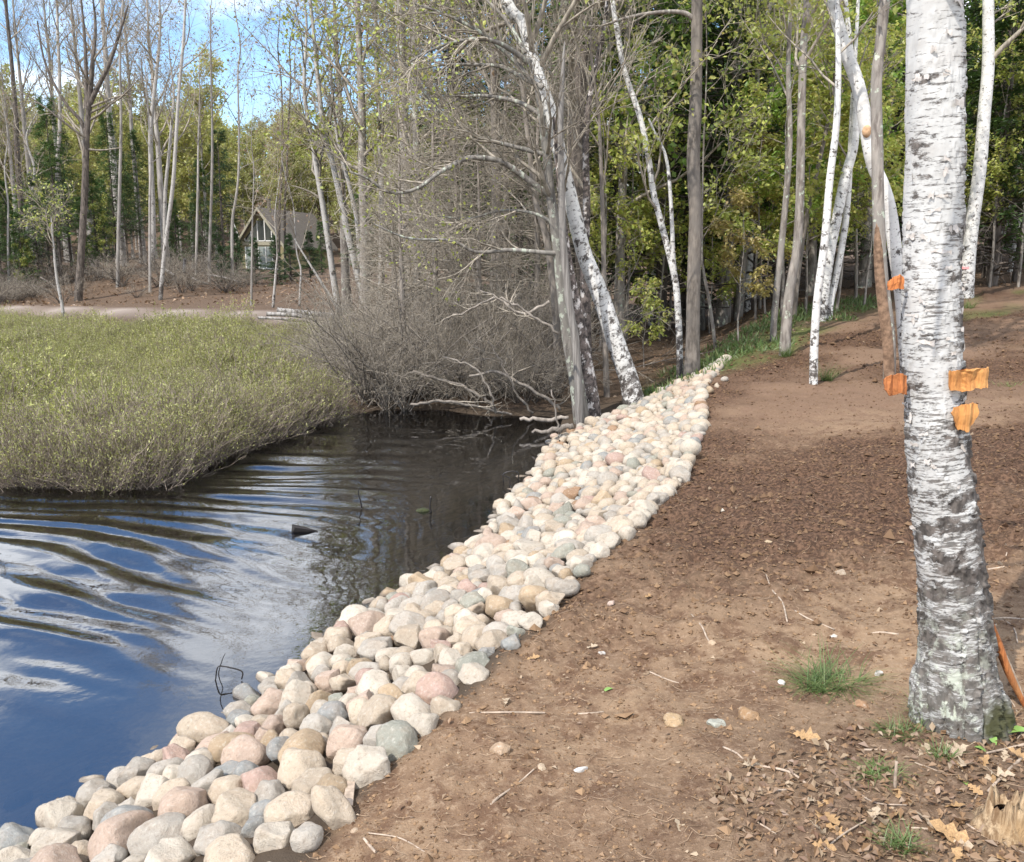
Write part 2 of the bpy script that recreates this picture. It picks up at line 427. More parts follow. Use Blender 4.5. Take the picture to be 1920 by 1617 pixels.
M['root_fibre'] = plain_mat('root_fibre', (0.36, 0.25, 0.16), 0.85, 0.3, 30, b=0)
M['wood_orange'] = bark_mat('inner_bark', (0.30, 0.095, 0.028), (0.56, 0.20, 0.06), (0.50, 0.26, 0.10), sx=120, sz=8, b=0.4)
M['wood_tan'] = bark_mat('inner_bark_tan', (0.30, 0.12, 0.032), (0.48, 0.215, 0.06), (0.52, 0.33, 0.14), sx=120, sz=8, b=0.4)
M['stump'] = bark_mat('rotten_wood', (0.13, 0.075, 0.035), (0.38, 0.275, 0.165), (0.26, 0.165, 0.08), sx=60, sz=3, b=0.9)
M['blackwood'] = plain_mat('wet_black_wood', (0.022, 0.017, 0.014), 0.35, 0.3, 12)
M['moss'] = plain_mat('moss', (0.035, 0.04, 0.014), 0.95, 0.4, 40)
M['ribbon'] = plain_mat('pink_ribbon', (0.85, 0.33, 0.33), 0.6, 0.1, 10)
M['shell'] = plain_mat('white_chip', (0.55, 0.53, 0.49), 0.6, 0.1, 40)

# ------------------------------------------------------------------ ground (one sheet out to the horizon)
def build_ground():
    th = np.concatenate([np.linspace(-100, -38, 40)[:-1], np.linspace(-38, 36, 520), np.linspace(36, 100, 40)[1:]]) * PI / 180
    r = np.concatenate([np.linspace(0.0, 1.3, 12)[:-1], 1.3 * 1.0078 ** np.arange(0, 352)])
    r = np.concatenate([r, r[-1] * 1.05 ** np.arange(1, 78)])
    R, T = np.meshgrid(r, th, indexing='ij')
    X = R * np.sin(T); Y = R * np.cos(T) - 0.9
    Z = height(X, Y)
    n, k = R.shape
    i = np.arange(n - 1)[:, None] * k; j = np.arange(k - 1)[None]
    q = np.stack([i + j, i + j + 1, i + k + j + 1, i + k + j], -1).reshape(-1, 4)[:, ::-1]
    x, y, z = X.ravel(), Y.ravel(), Z.ravel()
    s = soil_mask(x, y)
    band = smooth(-0.1, 0.1, x - xw(y)) * (1 - smooth(-0.05, 0.08, x - xt(y))) * (1 - smooth(12.5, 13.5, y))
    sn = 0.35 * fbm(x * 1.2, y * 1.2, 3, 55)
    ge = y - yedge(x)
    moss = smooth(-0.5, 0.5, ge + sn) * (1 - smooth(1.2, 4.5, ge + 2 * sn)) * smooth(1.2, 2.2, x - 0.2 * (y - 11)) * smooth(-0.25, 0.25, sn + 0.15)
    moss = moss * (1 - smooth(6.0, 8.5, x))
    moss = np.maximum(moss, 0.8 * smooth(0.35, 0.6, fbm(x * 0.7, y * 0.7, 3, 77)) * smooth(7, 9, x) * s)
    lit = (1 - smooth(0.75, 1.5, np.hypot((x - 1.75) / 1.2, (y - 1.95)) + 0.3 * sn))
    wet = smooth(-0.45, 0.55, vnoise(x * 0.55 + 3, y * 0.55, 71) + 0.35 * fbm(x * 1.6, y * 2.4, 4, 72)) * smooth(3.0, 5.0, y - 0.15 * x + 0.5 * sn)
    sand = np.exp(-((y - ypath(x) - 0.2) / 0.75) ** 2) * (1 - smooth(-4, -1, x))
    mud = 1 - smooth(0.03, 0.12, z)
    g = Geo().add(np.stack([x, y, z], -1), q, soil=s, moss=moss, litter=lit, wet=wet, sand=sand, mud=np.maximum(mud, band))
    m, nt, p = new_mat('ground')
    P = nd(nt, 'ShaderNodeNewGeometry').outputs['Position']
    nA = noise(nt, P, 0.9, 5, 0.6); nB = noise(nt, P, 6, 6, 0.65); nC = noise(nt, P, 38, 5, 0.65); nD = noise(nt, P, 150, 3, 0.6)
    dry = mixc(nt, rng_map(nt, nA, 0.35, 0.65), (0.205, 0.131, 0.080, 1), (0.285, 0.193, 0.118, 1))
    dry = mixc(nt, rng_map(nt, nB, 0.44, 0.62), dry, (0.135, 0.078, 0.046, 1))
    dry = mixc(nt, math_n(nt, 'MULTIPLY', rng_map(nt, nC, 0.50, 0.68), 0.6), dry, (0.35, 0.25, 0.165, 1))
    dry = mixc(nt, math_n(nt, 'MULTIPLY', rng_map(nt, nD, 0.58, 0.75), 0.35), dry, (0.42, 0.33, 0.235, 1))
    wetc = mixc(nt, rng_map(nt, nC, 0.40, 0.62), (0.048, 0.027, 0.017, 1), (0.140, 0.080, 0.049, 1))
    farred = rng_map(nt, nd(nt, 'ShaderNodeSeparateXYZ', {0: P}).outputs[1], 6.0, 11.0)
    dry = mixc(nt, math_n(nt, 'MULTIPLY', farred, 0.7), dry, mixc(nt, rng_map(nt, nB, 0.35, 0.65), (0.125, 0.075, 0.050, 1), (0.205, 0.132, 0.090, 1)))
    soilc = mixc(nt, math_n(nt, 'MULTIPLY', attr(nt, 'wet'), 0.97), dry, wetc)
    duff = mixc(nt, rng_map(nt, nC, 0.35, 0.65), (0.058, 0.038, 0.025, 1), (0.165, 0.112, 0.075, 1))
    duff = mixc(nt, math_n(nt, 'MULTIPLY', rng_map(nt, nD, 0.55, 0.7), 0.6), duff, (0.29, 0.20, 0.14, 1))
    c = mixc(nt, attr(nt, 'soil'), duff, soilc)
    c = mixc(nt, math_n(nt, 'MULTIPLY', attr(nt, 'litter'), 0.7), c, duff)
    green = mixc(nt, rng_map(nt, nC, 0.35, 0.65), (0.075, 0.075, 0.03, 1), (0.12, 0.135, 0.04, 1))
    c = mixc(nt, attr(nt, 'moss'), c, green)
    c = mixc(nt, attr(nt, 'sand'), c, mixc(nt, nB, (0.26, 0.215, 0.18, 1), (0.37, 0.31, 0.265, 1)))
    mudc = mixc(nt, rng_map(nt, nB, 0.35, 0.65), (0.20, 0.155, 0.105, 1), (0.36, 0.29, 0.20, 1))
    mudc = mixc(nt, rng_map(nt, nd(nt, 'ShaderNodeSeparateXYZ', {0: P}).outputs[2], -0.05, 0.0), mudc, (0.075, 0.055, 0.038, 1))
    c = mixc(nt, attr(nt, 'mud'), c, mudc)
    nt.links.new(c, p.inputs['Base Color']); p.inputs['Roughness'].default_value = 0.95
    p.inputs['Specular IOR Level'].default_value = 0.2
    bump(nt, p, math_n(nt, 'ADD', nC, math_n(nt, 'MULTIPLY', nD, 0.6)), 0.8, 0.012)
    tag(g.obj('ground', m), 'brown graded soil, stony bank, pond bed, marsh bed and wooded slopes', kind='structure')
build_ground()

# ------------------------------------------------------------------ water
def build_water():
    xs = np.arange(-14, 2.6, 0.04); ys = np.arange(-1.0, 14.2, 0.04)
    X, Y = np.meshgrid(xs, ys)
    e = xw(Y) - X
    amp = smooth(0.1, 2.2, e) * (1 - 0.85 * smooth(10.0, 12.3, Y)) * (1 - 0.93 * smooth(-1.5, -0.1, X - 0.02 * (Y - 7)) * smooth(5.0, 6.5, Y))
    amp = amp * (1.05 - 0.05 * smooth(3.4, 5.8, Y) + 0.45 * smooth(7, 9, Y))
    wx = 0.28 * fbm(X * 0.5, Y * 0.5, 2, 101); wy = 0.28 * fbm(X * 0.5 + 9, Y * 0.5, 2, 103)
    rot = smooth(6.5, 9.5, Y)
    kx = 0.50 * (1 - rot) + 0.06 * rot; 
    ph = (0.50 * X * (1 - 0.85 * rot) + 0.87 * Y + wx + 0.35 * wy)
    env = 0.55 + 0.45 * fbm(X * 0.7 + 31, Y * 0.7, 2, 107)
    z = 0.0090 * np.sin(2 * PI * ph / 0.44) * env + 0.0042 * np.sin(2 * PI * (ph + 0.25 * wy) / 0.25 + 2.0) * (0.5 + 0.5 * vnoise(X * 0.8 + 7, Y * 0.8, 109))
    z = z + 0.0060 * np.sin(2 * PI * (0.28 * X + 0.96 * Y + 1.2 * wy) / 0.93 + 1.0) * (0.6 + 0.4 * vnoise(X * 0.6, Y * 0.6, 111))
    z = z + 0.0016 * np.sin(2 * PI * (0.75 * X + 0.66 * Y + 0.8 * wx) / 0.29) * np.clip(0.3 + vnoise(X * 0.9, Y * 0.9, 113), 0, 1)
    z = z + 0.005 * fbm(X * 1.5, Y * 2.6, 2, 117)
    z = z * amp * 1.2
    z = z + 0.0011 * np.sin(2 * PI * (0.35 * X + 0.94 * Y + 0.5 * wx) / 0.17) * np.clip(0.35 + vnoise(X * 1.1 + 5, Y * 1.6, 127), 0, 1) * smooth(0.05, 0.7, e)
    z = z + 0.0003 * fbm(X * 7, Y * 9, 2, 119) * (0.3 + amp)
    h, k = X.shape
    i = np.arange(h - 1)[:, None] * k; j = np.arange(k - 1)[None]
    q = np.stack([i + j, i + j + 1, i + k + j + 1, i + k + j], -1).reshape(-1, 4)
    g = Geo().add(np.stack([X, Y, z], -1), q)
    m, nt, p = new_mat('pond_water'); nt.nodes.remove(p)
    P = nd(nt, 'ShaderNodeNewGeometry').outputs['Position']
    b = nd(nt, 'ShaderNodeBump', {'Height': noise(nt, P, 14, 2, 0.5), 'Strength': 0.012, 'Distance': 0.05})
    fr = nd(nt, 'ShaderNodeFresnel', {'IOR': 2.9, 'Normal': b.outputs[0]})
    gl = nd(nt, 'ShaderNodeBsdfGlossy', {'Color': (0.92, 0.95, 1.0, 1), 'Roughness': 0.0, 'Normal': b.outputs[0]})
    tr = nd(nt, 'ShaderNodeBsdfTransparent', {'Color': (0.90, 0.82, 0.68, 1)})
    mx = nd(nt, 'ShaderNodeMixShader', {0: fr.outputs[0], 1: tr.outputs[0], 2: gl.outputs[0]})
    nt.links.new(mx.outputs[0], nt.nodes['Material Output'].inputs[0])
    tag(g.obj('water', m), 'rippled pond water mirroring blue sky, white clouds and trees', kind='structure')
build_water()

# ------------------------------------------------------------------ stones of the bank
def ico(sub):
    bm = bmesh.new(); bmesh.ops.create_icosphere(bm, subdivisions=sub, radius=1)
    v = np.array([x.co[:] for x in bm.verts]); t = np.array([[a.index for a in f.verts] for f in bm.faces]); bm.free()
    return v, t

def stone_shape(v0, kind, seed):
    r = np.random.default_rng(seed)
    v = v0.copy()
    ncut, dmin, dmax, ax = {'rounded': (9, 0.74, 0.94, (1, 0.9, 0.76)), 'oblong': (9, 0.72, 0.93, (1.25, 0.82, 0.74)),
                            'angular': (14, 0.54, 0.82, (1.08, 0.92, 0.84)), 'blocky': (10, 0.56, 0.76, (1.04, 0.96, 0.9)),
                            'flattish': (9, 0.68, 0.92, (1.15, 1.0, 0.60)), 'egg-shaped': (7, 0.78, 0.95, (1.12, 0.88, 0.82))}[kind]
    for k in range(ncut):
        n = r.normal(size=3); n /= np.linalg.norm(n); d = r.uniform(dmin, dmax)
        v -= np.maximum(0, v @ n - d)[:, None] * n * 0.96
    if kind == 'egg-shaped': v *= (1 + 0.22 * v[:, :1])
    for k in range(5):
        n = r.normal(size=3) * r.uniform(1.5, 4.0); v *= 1 + 0.028 * np.sin(v @ n + r.uniform(0, 6))[:, None]
    for k in range(9):
        n = r.normal(size=3) * r.uniform(5, 11); v *= 1 + (0.011 if kind in ('angular', 'blocky') else 0.006) * np.sin(v @ n + r.uniform(0, 6))[:, None]
    return v * np.array(ax)

STONE_COLS = {'cream': (0.43, 0.365, 0.285), 'pale grey': (0.36, 0.335, 0.295), 'pinkish': (0.405, 0.315, 0.255), 'off-white': (0.48, 0.435, 0.365),
              'blue-grey': (0.25, 0.26, 0.255), 'tan': (0.37, 0.285, 0.19), 'rusty brown': (0.27, 0.165, 0.095), 'grey-green': (0.26, 0.265, 0.225), 'rosy': (0.365, 0.26, 0.22)}
CNAMES = list(STONE_COLS)
CPROB = np.array([0.29, 0.23, 0.09, 0.22, 0.045, 0.055, 0.012, 0.045, 0.018]); CPROB /= CPROB.sum()

def stone_mat(name, island):
    m, nt, p = new_mat(name)
    o = nd(nt, 'ShaderNodeNewGeometry').outputs['Position']
    if island:
        r = nd(nt, 'ShaderNodeNewGeometry').outputs['Random Per Island']
        ramp = nd(nt, 'ShaderNodeValToRGB', {0: r}); ramp.color_ramp.interpolation = 'CONSTANT'
        e = ramp.color_ramp.elements; cum = np.concatenate([[0], np.cumsum(CPROB)[:-1]])
        while len(e) < len(CNAMES): e.new(0.99)
        for k, c in enumerate(CNAMES): e[k].position = cum[k]; e[k].color = (STONE_COLS[c][0] * 0.98, STONE_COLS[c][1] * 0.95, STONE_COLS[c][2] * 0.91, 1)
        base = ramp.outputs[0]
    else:
        base = nd(nt, 'ShaderNodeObjectInfo').outputs['Color']
    n1 = noise(nt, o, 13, 5, 0.6); n2 = noise(nt, o, 60, 5, 0.7); n3 = noise(nt, o, 260, 3, 0.6)
    c = mixc(nt, math_n(nt, 'MULTIPLY', rng_map(nt, n1, 0.40, 0.70), 0.55), base, mixc(nt, 0.5, base, (0.38, 0.27, 0.18, 1)))
    c = mixc(nt, math_n(nt, 'MULTIPLY', rng_map(nt, n2, 0.50, 0.74), 0.5), c, (0.58, 0.53, 0.45, 1))
    c = mixc(nt, math_n(nt, 'MULTIPLY', rng_map(nt, n2, 0.48, 0.28), 0.6), c, (0.20, 0.16, 0.12, 1))
    c = mixc(nt, math_n(nt, 'MULTIPLY', rng_map(nt, n3, 0.58, 0.72), 0.4), c, (0.24, 0.21, 0.19, 1))
    # wet and dark below the waterline
    z = nd(nt, 'ShaderNodeSeparateXYZ', {0: o}).outputs[2]
    wetf = rng_map(nt, z, 0.025, 0.005)
    c = mixc(nt, math_n(nt, 'MULTIPLY', wetf, 0.72), c, (0.13, 0.10, 0.075, 1))
    nt.links.new(c, p.inputs['Base Color'])
    nt.links.new(rng_map(nt, wetf, 0, 1, 0.85, 0.3), p.inputs['Roughness'])
    p.inputs['Specular IOR Level'].default_value = 0.3
    bump(nt, p, math_n(nt, 'ADD', n2, math_n(nt, 'MULTIPLY', n3, 0.4)), 0.85, 0.010)
    return m
M['stone'] = stone_mat('field_stone', False)
M['stone_mass'] = stone_mat('field_stone_mass', True)

KINDS_ = ['rounded', 'oblong', 'angular', 'blocky', 'flattish', 'egg-shaped']
KPROB = [0.24, 0.14, 0.30, 0.14, 0.10, 0.08]
ico3, tri3 = ico(4 if False else 3); ico2, tri2 = ico(2)
ico4, tri4 = ico(4)
STONES = {}
for k in KINDS_:
    for s in range(4):
        v = stone_shape(ico4, k, 100 + s + 10 * KINDS_.index(k))
        STONES[(k, s)] = Geo().add(v, t=tri4).mesh('stone', [M['stone']])

XLY = [0, 9.1, 10.5, 11.2, 11.75, 12.5, 12.9, 13.3]
XLX = [0, 0.25, 0.5, 0.96, 1.72, 2.1, 2.7, 3.2]
def xleft(y): return np.where(np.asarray(y) < 9.1, xw(y) - 0.10, np.interp(y, XLY, XLX))

def build_stones():
    # hand placed stones: pixel of centre, pixel width, colour, shape
    seeds = [(777, 1323, 88, 'off-white', 'rounded'), (828, 1290, 78, 'rosy', 'egg-shaped'), (657, 1415, 92, 'cream', 'blocky'), (722, 1372, 80, 'pale grey', 'angular'),
             (617, 1478, 84, 'tan', 'rounded'), (556, 1508, 108, 'cream', 'rounded'), (518, 1556, 96, 'off-white', 'blocky'), (346, 1490, 100, 'pinkish', 'rounded'),
             (440, 1592, 116, 'cream', 'rounded'), (622, 1320, 68, 'blue-grey', 'rounded'), (236, 1502, 88, 'blue-grey', 'flattish'), (225, 1545, 110, 'pinkish', 'oblong'),
             (205, 1582, 72, 'pale grey', 'angular'), (142, 1570, 52, 'cream', 'egg-shaped'), (360, 1420, 72, 'pale grey', 'flattish'), (435, 1370, 72, 'tan', 'oblong'),
             (565, 1395, 88, 'tan', 'oblong'), (508, 1287, 66, 'pinkish', 'rounded'), (885, 1240, 70, 'grey-green', 'rounded'), (920, 1193, 62, 'cream', 'rounded'),
             (970, 1180, 44, 'grey-green', 'angular'), (752, 1245, 50, 'off-white', 'blocky'), (1118, 948, 32, 'rusty brown', 'rounded'), (1098, 970, 34, 'rusty brown', 'rounded'),
             (810, 1185, 60, 'pinkish', 'angular'), (880, 1166, 60, 'cream', 'rounded'), (320, 1590, 100, 'off-white', 'angular'), (110, 1600, 110, 'pinkish', 'rounded'), (40, 1600, 80, 'pale grey', 'rounded'),
             (690, 1250, 52, 'rosy', 'rounded'), (600, 1220, 60, 'off-white', 'oblong'), (1085, 1190 - 150, 50, 'cream', 'rounded'), (1030, 1120, 62, 'cream', 'blocky'), (1175, 1000, 40, 'off-white', 'angular')]
    P, R, col_, kind_ = [], [], [], []
    for px, py, wpx, c, k in seeds:
        p = onwater(px, py, 0.30)
        t = np.clip((p[0] - xw(p[1])) / (xt(p[1]) - xw(p[1])), -0.1, 1)
        p = onwater(px, py, max(0.02, 0.52 * t - 0.02) + 0.05)
        depth = p[1] * math.cos(PITCH) + (CAMZ - p[2]) * math.sin(PITCH)
        r = wpx / F * depth / 2
        P.append(p); R.append(r); col_.append(c); kind_.append(k)
    nf = len(P)
    r2 = np.random.default_rng(5)
    n_try = 0
    pts = np.array([p[:2] for p in P]); rr = np.array(R)
    for layer in range(2):
        fails = 0
        lp = pts.copy(); lr = rr.copy() * (1.0 if layer == 0 else 1.25)
        while fails < (500 if layer == 0 else 220):
            u = r2.uniform(0, 1)
            y = 1.75 + 11.6 * u ** 1.15
            xl_ = float(xleft(y))
            x = r2.uniform(xl_, max(xl_ + 0.01, float(xt(y))))
            far = float(smooth(3, 9, y))
            r = float(np.exp(r2.normal(math.log(0.077 - 0.001 * far), 0.25)))
            r = min(max(r, 0.050), 0.118 - 0.028 * far)
            if layer and x < xl_ + 0.12: fails += 1; continue
            if (np.hypot(lp[:, 0] - x, lp[:, 1] - y) < (lr + r) * (0.84 if layer == 0 else 1.02)).any():
                fails += 1; continue
            fails = 0
            lp = np.vstack([lp, [x, y]]); lr = np.append(lr, r)
            z = float(height(np.array([x]), np.array([y]), False)[0]) + r * 0.6 + layer * 0.13
            P.append(np.array([x, y, z])); R.append(r)
            col_.append(CNAMES[r2.choice(len(CNAMES), p=CPROB)]); kind_.append(KINDS_[r2.choice(6, p=KPROB)])
    # a few strays at the water's edge and on the mud
    for px, py, wpx in [(905, 950, 26), (893, 962, 36), (1013, 862, 22), (1016, 822, 16), (1030, 833, 20), (1020, 845, 18), (1040, 820, 18), (598, 1195, 38), (545, 1232, 34), (1360, 712, 14), (1345, 722, 16), (1330, 735, 18)]:
        p = gnd(px, py, 0.02); d = p[1]
        P.append(p + np.array([0, 0, 0.01])); R.append(wpx / F * d / 2); col_.append(random.choice(['pinkish', 'off-white', 'cream'])); kind_.append('rounded')
    P = np.array(P); R = np.array(R); n = len(R)
    fixed = np.zeros(n); fixed[:nf] = 0.90; fixed[-12:] = 0.95
    mob = 1 - fixed
    zsq = 0.80                                        # stones are a little flatter than spheres
    for it in range(150):
        if it % 15 == 0:
            o_ = np.argsort(P[:, 1]); ia, ib = [], []
            for k in range(1, 130):
                i1, i2 = o_[:-k], o_[k:]
                c_ = (np.abs(P[i1, 0] - P[i2, 0]) < 0.3) & (P[i2, 1] - P[i1, 1] < 0.3)
                ia.append(i1[c_]); ib.append(i2[c_])
            ia = np.concatenate(ia); ib = np.concatenate(ib)
        P[:, 2] -= 0.004 * np.maximum(mob, 0.3)
        D = P[ia] - P[ib]; D[:, 2] /= zsq
        dist = np.sqrt((D ** 2).sum(-1)) + 1e-6
        ov = np.maximum(0, (R[ia] + R[ib]) * 0.87 - dist)
        push = D / dist[:, None] * ov[:, None]
        wa = mob[ia] / (mob[ia] + mob[ib]); wb = 1 - wa
        acc = np.zeros_like(P); np.add.at(acc, ia, push * wa[:, None]); np.add.at(acc, ib, -push * wb[:, None])
        P += acc * 0.5
        hi = xt(P[:, 1]) - R * 0.55 + 0.02; lo = xleft(P[:, 1]) + 0.02
        inb = mob > 0.2
        P[:, 0] = np.where(inb, np.clip(P[:, 0], lo, np.maximum(hi, lo)), P[:, 0])
        floor_ = height(P[:, 0], P[:, 1], False) + R * 0.42
        P[:, 2] = np.maximum(P[:, 2], floor_)
    depth = P[:, 1] * math.cos(PITCH) + (CAMZ - P[:, 2]) * math.sin(PITCH)
    u = F * P[:, 0] / depth + 960
    vv = 808.5 + F * ((CAMZ - P[:, 2]) * math.cos(PITCH) - P[:, 1] * math.sin(PITCH)) / depth
    inside = (u > -60) & (u < 1980) & (vv < 1690) & (vv > 0)
    # stones buried under others show less
    D = P[None, :, :2] - P[:, None, :2]
    above = ((np.hypot(D[..., 0], D[..., 1]) < R[:, None] * 0.8) & (P[None, :, 2] > P[:, None, 2] + 0.06)).sum(1)
    score = np.where(inside, R / depth, 0) * np.where(above > 0, 0.4, 1.0)
    order = np.argsort(-score)
    singles = order[:300]; rest = order[300:]
    tt = (P[:, 0] - xw(P[:, 1])) / (xt(P[:, 1]) - xw(P[:, 1]))
    def zone(i):
        t = tt[i]
        return ('at the waterline' if t < 0.17 else 'on the water side' if t < 0.42 else 'in mid bank' if t < 0.68 else 'on the soil side' if t < 0.88 else 'along the soil')
    def along(i):
        y = P[i, 1]
        for lim, s in [(2.45, 'at the near end'), (3.05, 'abreast of the big birch'), (3.7, 'past the big birch'), (4.5, 'beside the pond twigs'), (5.6, 'short of the black wood'),
                       (6.8, 'abreast of the black wood'), (8.3, 'past the pond stick'), (99, 'near the trunk pair')]:
            if y < lim: return s
    def size(i):
        return 'big' if R[i] > 0.098 else 'small' if R[i] < 0.066 else 'middling'
    base = {}
    for i in singles:
        l = f"{size(i)} {col_[i]} {kind_[i]} stone {zone(i)} {along(i)}"
        base.setdefault(l, []).append(i)
    lab = {}
    ordn = ['nearest', 'second nearest', 'third nearest', 'fourth nearest', 'fifth nearest', 'sixth nearest', 'seventh nearest', 'eighth nearest']
    num = ['', '', 'two', 'three', 'four', 'five', 'six', 'seven', 'eight']
    for l, ids in base.items():
        ids = sorted(ids, key=lambda i: P[i, 1])
        for k, i in enumerate(ids):
            lab[i] = l if len(ids) == 1 else f"{ordn[min(k, 7)]} {l}"
    for i in singles:
        k = int(r2.integers(4))
        o = link('stone', STONES[(kind_[i], k)])
        o.location = P[i]; s = R[i] * r2.uniform(0.98, 1.10)
        o.scale = (s * r2.uniform(0.95, 1.08), s * r2.uniform(0.95, 1.05), s * r2.uniform(0.95, 1.12))
        o.rotation_euler = (r2.normal(0, 0.28), r2.normal(0, 0.28), r2.uniform(0, 2 * PI))
        c = np.array(STONE_COLS[col_[i]]) * np.array([0.92, 0.89, 0.855]) * r2.uniform(0.92, 1.22)
        o.color = (*np.clip(c, 0, 1), 1)
        tag(o, lab[i], 'stone', 'stones of the pond bank')
    g = Geo()
    shp = [(stone_shape(ico2, k, 300 + s)) for s, k in enumerate(KINDS_ * 3)]
    for i in rest:
        v = shp[int(r2.integers(len(shp)))]
        e = Euler((r2.normal(0, 0.3), r2.normal(0, 0.3), r2.uniform(0, 6.28))).to_matrix()
        g.add(v @ np.array(e).T * R[i] * 1.04 + P[i], t=tri2)
    # stones lying under water
    for k in range(130):
        y = r2.uniform(1.8, 8.5); x = xw(y) - abs(r2.normal(0, 0.28)) - 0.1
        r = r2.uniform(0.05, 0.10)
        z = hgt(x, y) + r * 0.3
        g.add(shp[k % len(shp)] * r + np.array([x, y, min(z, -r * 0.6)]), t=tri2)
    tag(g.obj('bank_stones', M['stone_mass']), 'smaller pale field stones filling the rest of the bank', kind='stuff')
    print('stones', n)
build_stones()
exec_trees = True

# ------------------------------------------------------------------ trees
def tree(name, label, cat, loc, parts, rz=0.0, scale=1.0, group=None):
    t = thing(name, label, cat, loc, rz, group, scale)
    for pn, me in parts: link(pn, me, t)
    return t

def trunk_geo(pts, rad, S, rough=None, n=None):
    g = Geo()
    n = n or max(8, len(pts) * 4)
    p = curve(pts, n); u = np.linspace(0, 1, len(rad)); r = np.interp(np.linspace(0, 1, n), u, rad)
    V, Q, L = sweep(p, r, S)
    rg = np.repeat(np.interp(np.linspace(0, 1, n), [0, 0.12, 0.5, 1], rough or [0.9, 0.35, 0.15, 0.3]), S)
    g.add(V, Q, len=L, rough=rg)
    return g, p, r

def skeleton(h, r0, n1=20, t0=0.42, l1=3.2, n2=8, l2=1.2, n3=6, l3=0.5, ang=0.75, lean=0.03, trop=0.10, S=8, rmin=0.004, P3=3):
    z = np.linspace(0, h, 10)
    wob = np.cumsum(rng.normal(0, lean, (10, 2)), 0) * h / 18; wob[0] = 0
    tp = np.concatenate([wob, z[:, None]], 1); tr = r0 * (1 - 0.88 * (z / h)) * (1 + 0.35 * np.exp(-z / 0.3))
    b1 = grow(tp, tr, n1, t0, 0.99, l1, ang, 6, 0.5, (0, 0, trop), 0.13, 0.6, rmin=rmin)
    b2 = grow(*b1, n2, 0.25, 1.0, l2, 0.7, 4, 0.55, (0, 0, trop * 0.8), 0.16, 0.3, rmin=rmin)
    b3 = grow(*b2, n3, 0.2, 1.0, l3, 0.65, P3, 0.6, (0, 0, trop * 0.5), 0.15, 0.2, rmin=rmin)
    return (tp, tr), b1, b2, b3

def hardwood(h, r0, leaf, leafn, leafs, trunk_m, twig_m, birchy=False, **kw):
    (tp, tr), b1, b2, b3 = skeleton(h, r0, **kw)
    g, p, r = trunk_geo(tp, tr, 9, n=24)
    tm = g.mesh('trunk', [trunk_m])
    gb = Geo()
    tube(gb, *b1, 5); tube(gb, *b2, 3); tube(gb, *b3, 3)
    bm_ = gb.mesh('branches', [twig_m])
    parts = [('trunk', tm), ('branches', bm_)]
    if leafn:
        c, d = on_branches(b3[0], leafn, 0.2, leafs * 0.6)
        gl = Geo(); V, Q = leafq(c, leafs, 0.6, 0.35, d, 0.6); gl.add(V, Q)
        parts.append(('crown', gl.mesh('crown', [leaf], False)))
    return parts

def conifer(h, r0, needle, bark, nb=110, spread=2.4, t0=0.15, droop=-0.10, nside=9, nneed=9, size=0.19, dead=True, dens=1.0, asp=0.30):
    z = np.linspace(0, h, 9); tp = np.concatenate([np.cumsum(rng.normal(0, 0.02, (9, 2)), 0), z[:, None]], 1); tr = r0 * (1 - 0.93 * z / h)
    g, p, r = trunk_geo(tp, tr, 8, n=16)
    parts = [('trunk', g.mesh('trunk', [bark]))]
    b1 = grow(tp, tr, nb, t0, 0.985, spread, 1.45, 6, 0.30, (0, 0, droop), 0.06, 0.88, rmin=0.004)
    b2 = grow(*b1, nside, 0.12, 1.0, spread * 0.22, 0.8, 3, 0.5, (0, 0, -0.05), 0.1, 0.6, rmin=0.0025)
    gb = Geo(); tube(gb, *b1, 4); tube(gb, *b2, 3)
    if dead:
        bd = grow(tp, tr, 26, 0.03, t0 + 0.1, spread * 0.7, 1.45, 5, 0.25, (0, 0, -0.05), 0.12, 0.0, rmin=0.003)
        bd2 = grow(*bd, 5, 0.2, 1.0, spread * 0.25, 0.8, 3, 0.5, (0, 0, -0.05), 0.15, 0.3, rmin=0.002)
        tube(gb, *bd, 4); tube(gb, *bd2, 3)
    parts.append(('branches', gb.mesh('branches', [M['dark']])))
    c, d = on_branches(b2[0], nneed, 0.0, size * 0.12); c2, d2 = on_branches(b1[0], nneed * 2, 0.35, size * 0.12)
    gl = Geo(); V, Q = leafq(np.concatenate([c, c2]), size, asp, 0.72, np.concatenate([d, d2]), 0.55); gl.add(V, Q)
    parts.append(('crown', gl.mesh('crown', [needle], False)))
    return parts

def bare_conifer(h, r0, nb=120, spread=1.7):
    z = np.linspace(0, h, 9); tp = np.concatenate([np.cumsum(rng.normal(0, 0.03, (9, 2)), 0), z[:, None]], 1); tr = r0 * (1 - 0.9 * z / h)
    g, p, r = trunk_geo(tp, tr, 8, n=16)
    b1 = grow(tp, tr, nb, 0.05, 0.99, spread, 1.35, 6, 0.28, (0, 0, -0.02), 0.13, 0.5, rmin=0.005)
    b2 = grow(*b1, 8, 0.2, 1.0, spread * 0.36, 0.8, 4, 0.55, (0, 0, -0.03), 0.2, 0.4, rmin=0.003)
    b3 = grow(*b2, 2, 0.2, 1.0, spread * 0.18, 0.8, 3, 0.6, (0, 0, 0), 0.2, 0.3, rmin=0.003)
    gb = Geo(); tube(gb, *b1, 4); tube(gb, *b2, 3); tube(gb, *b3, 3)
    return [('trunk', g.mesh('trunk', [M['brown']])), ('branches', gb.mesh('branches', [M['twig']]))]

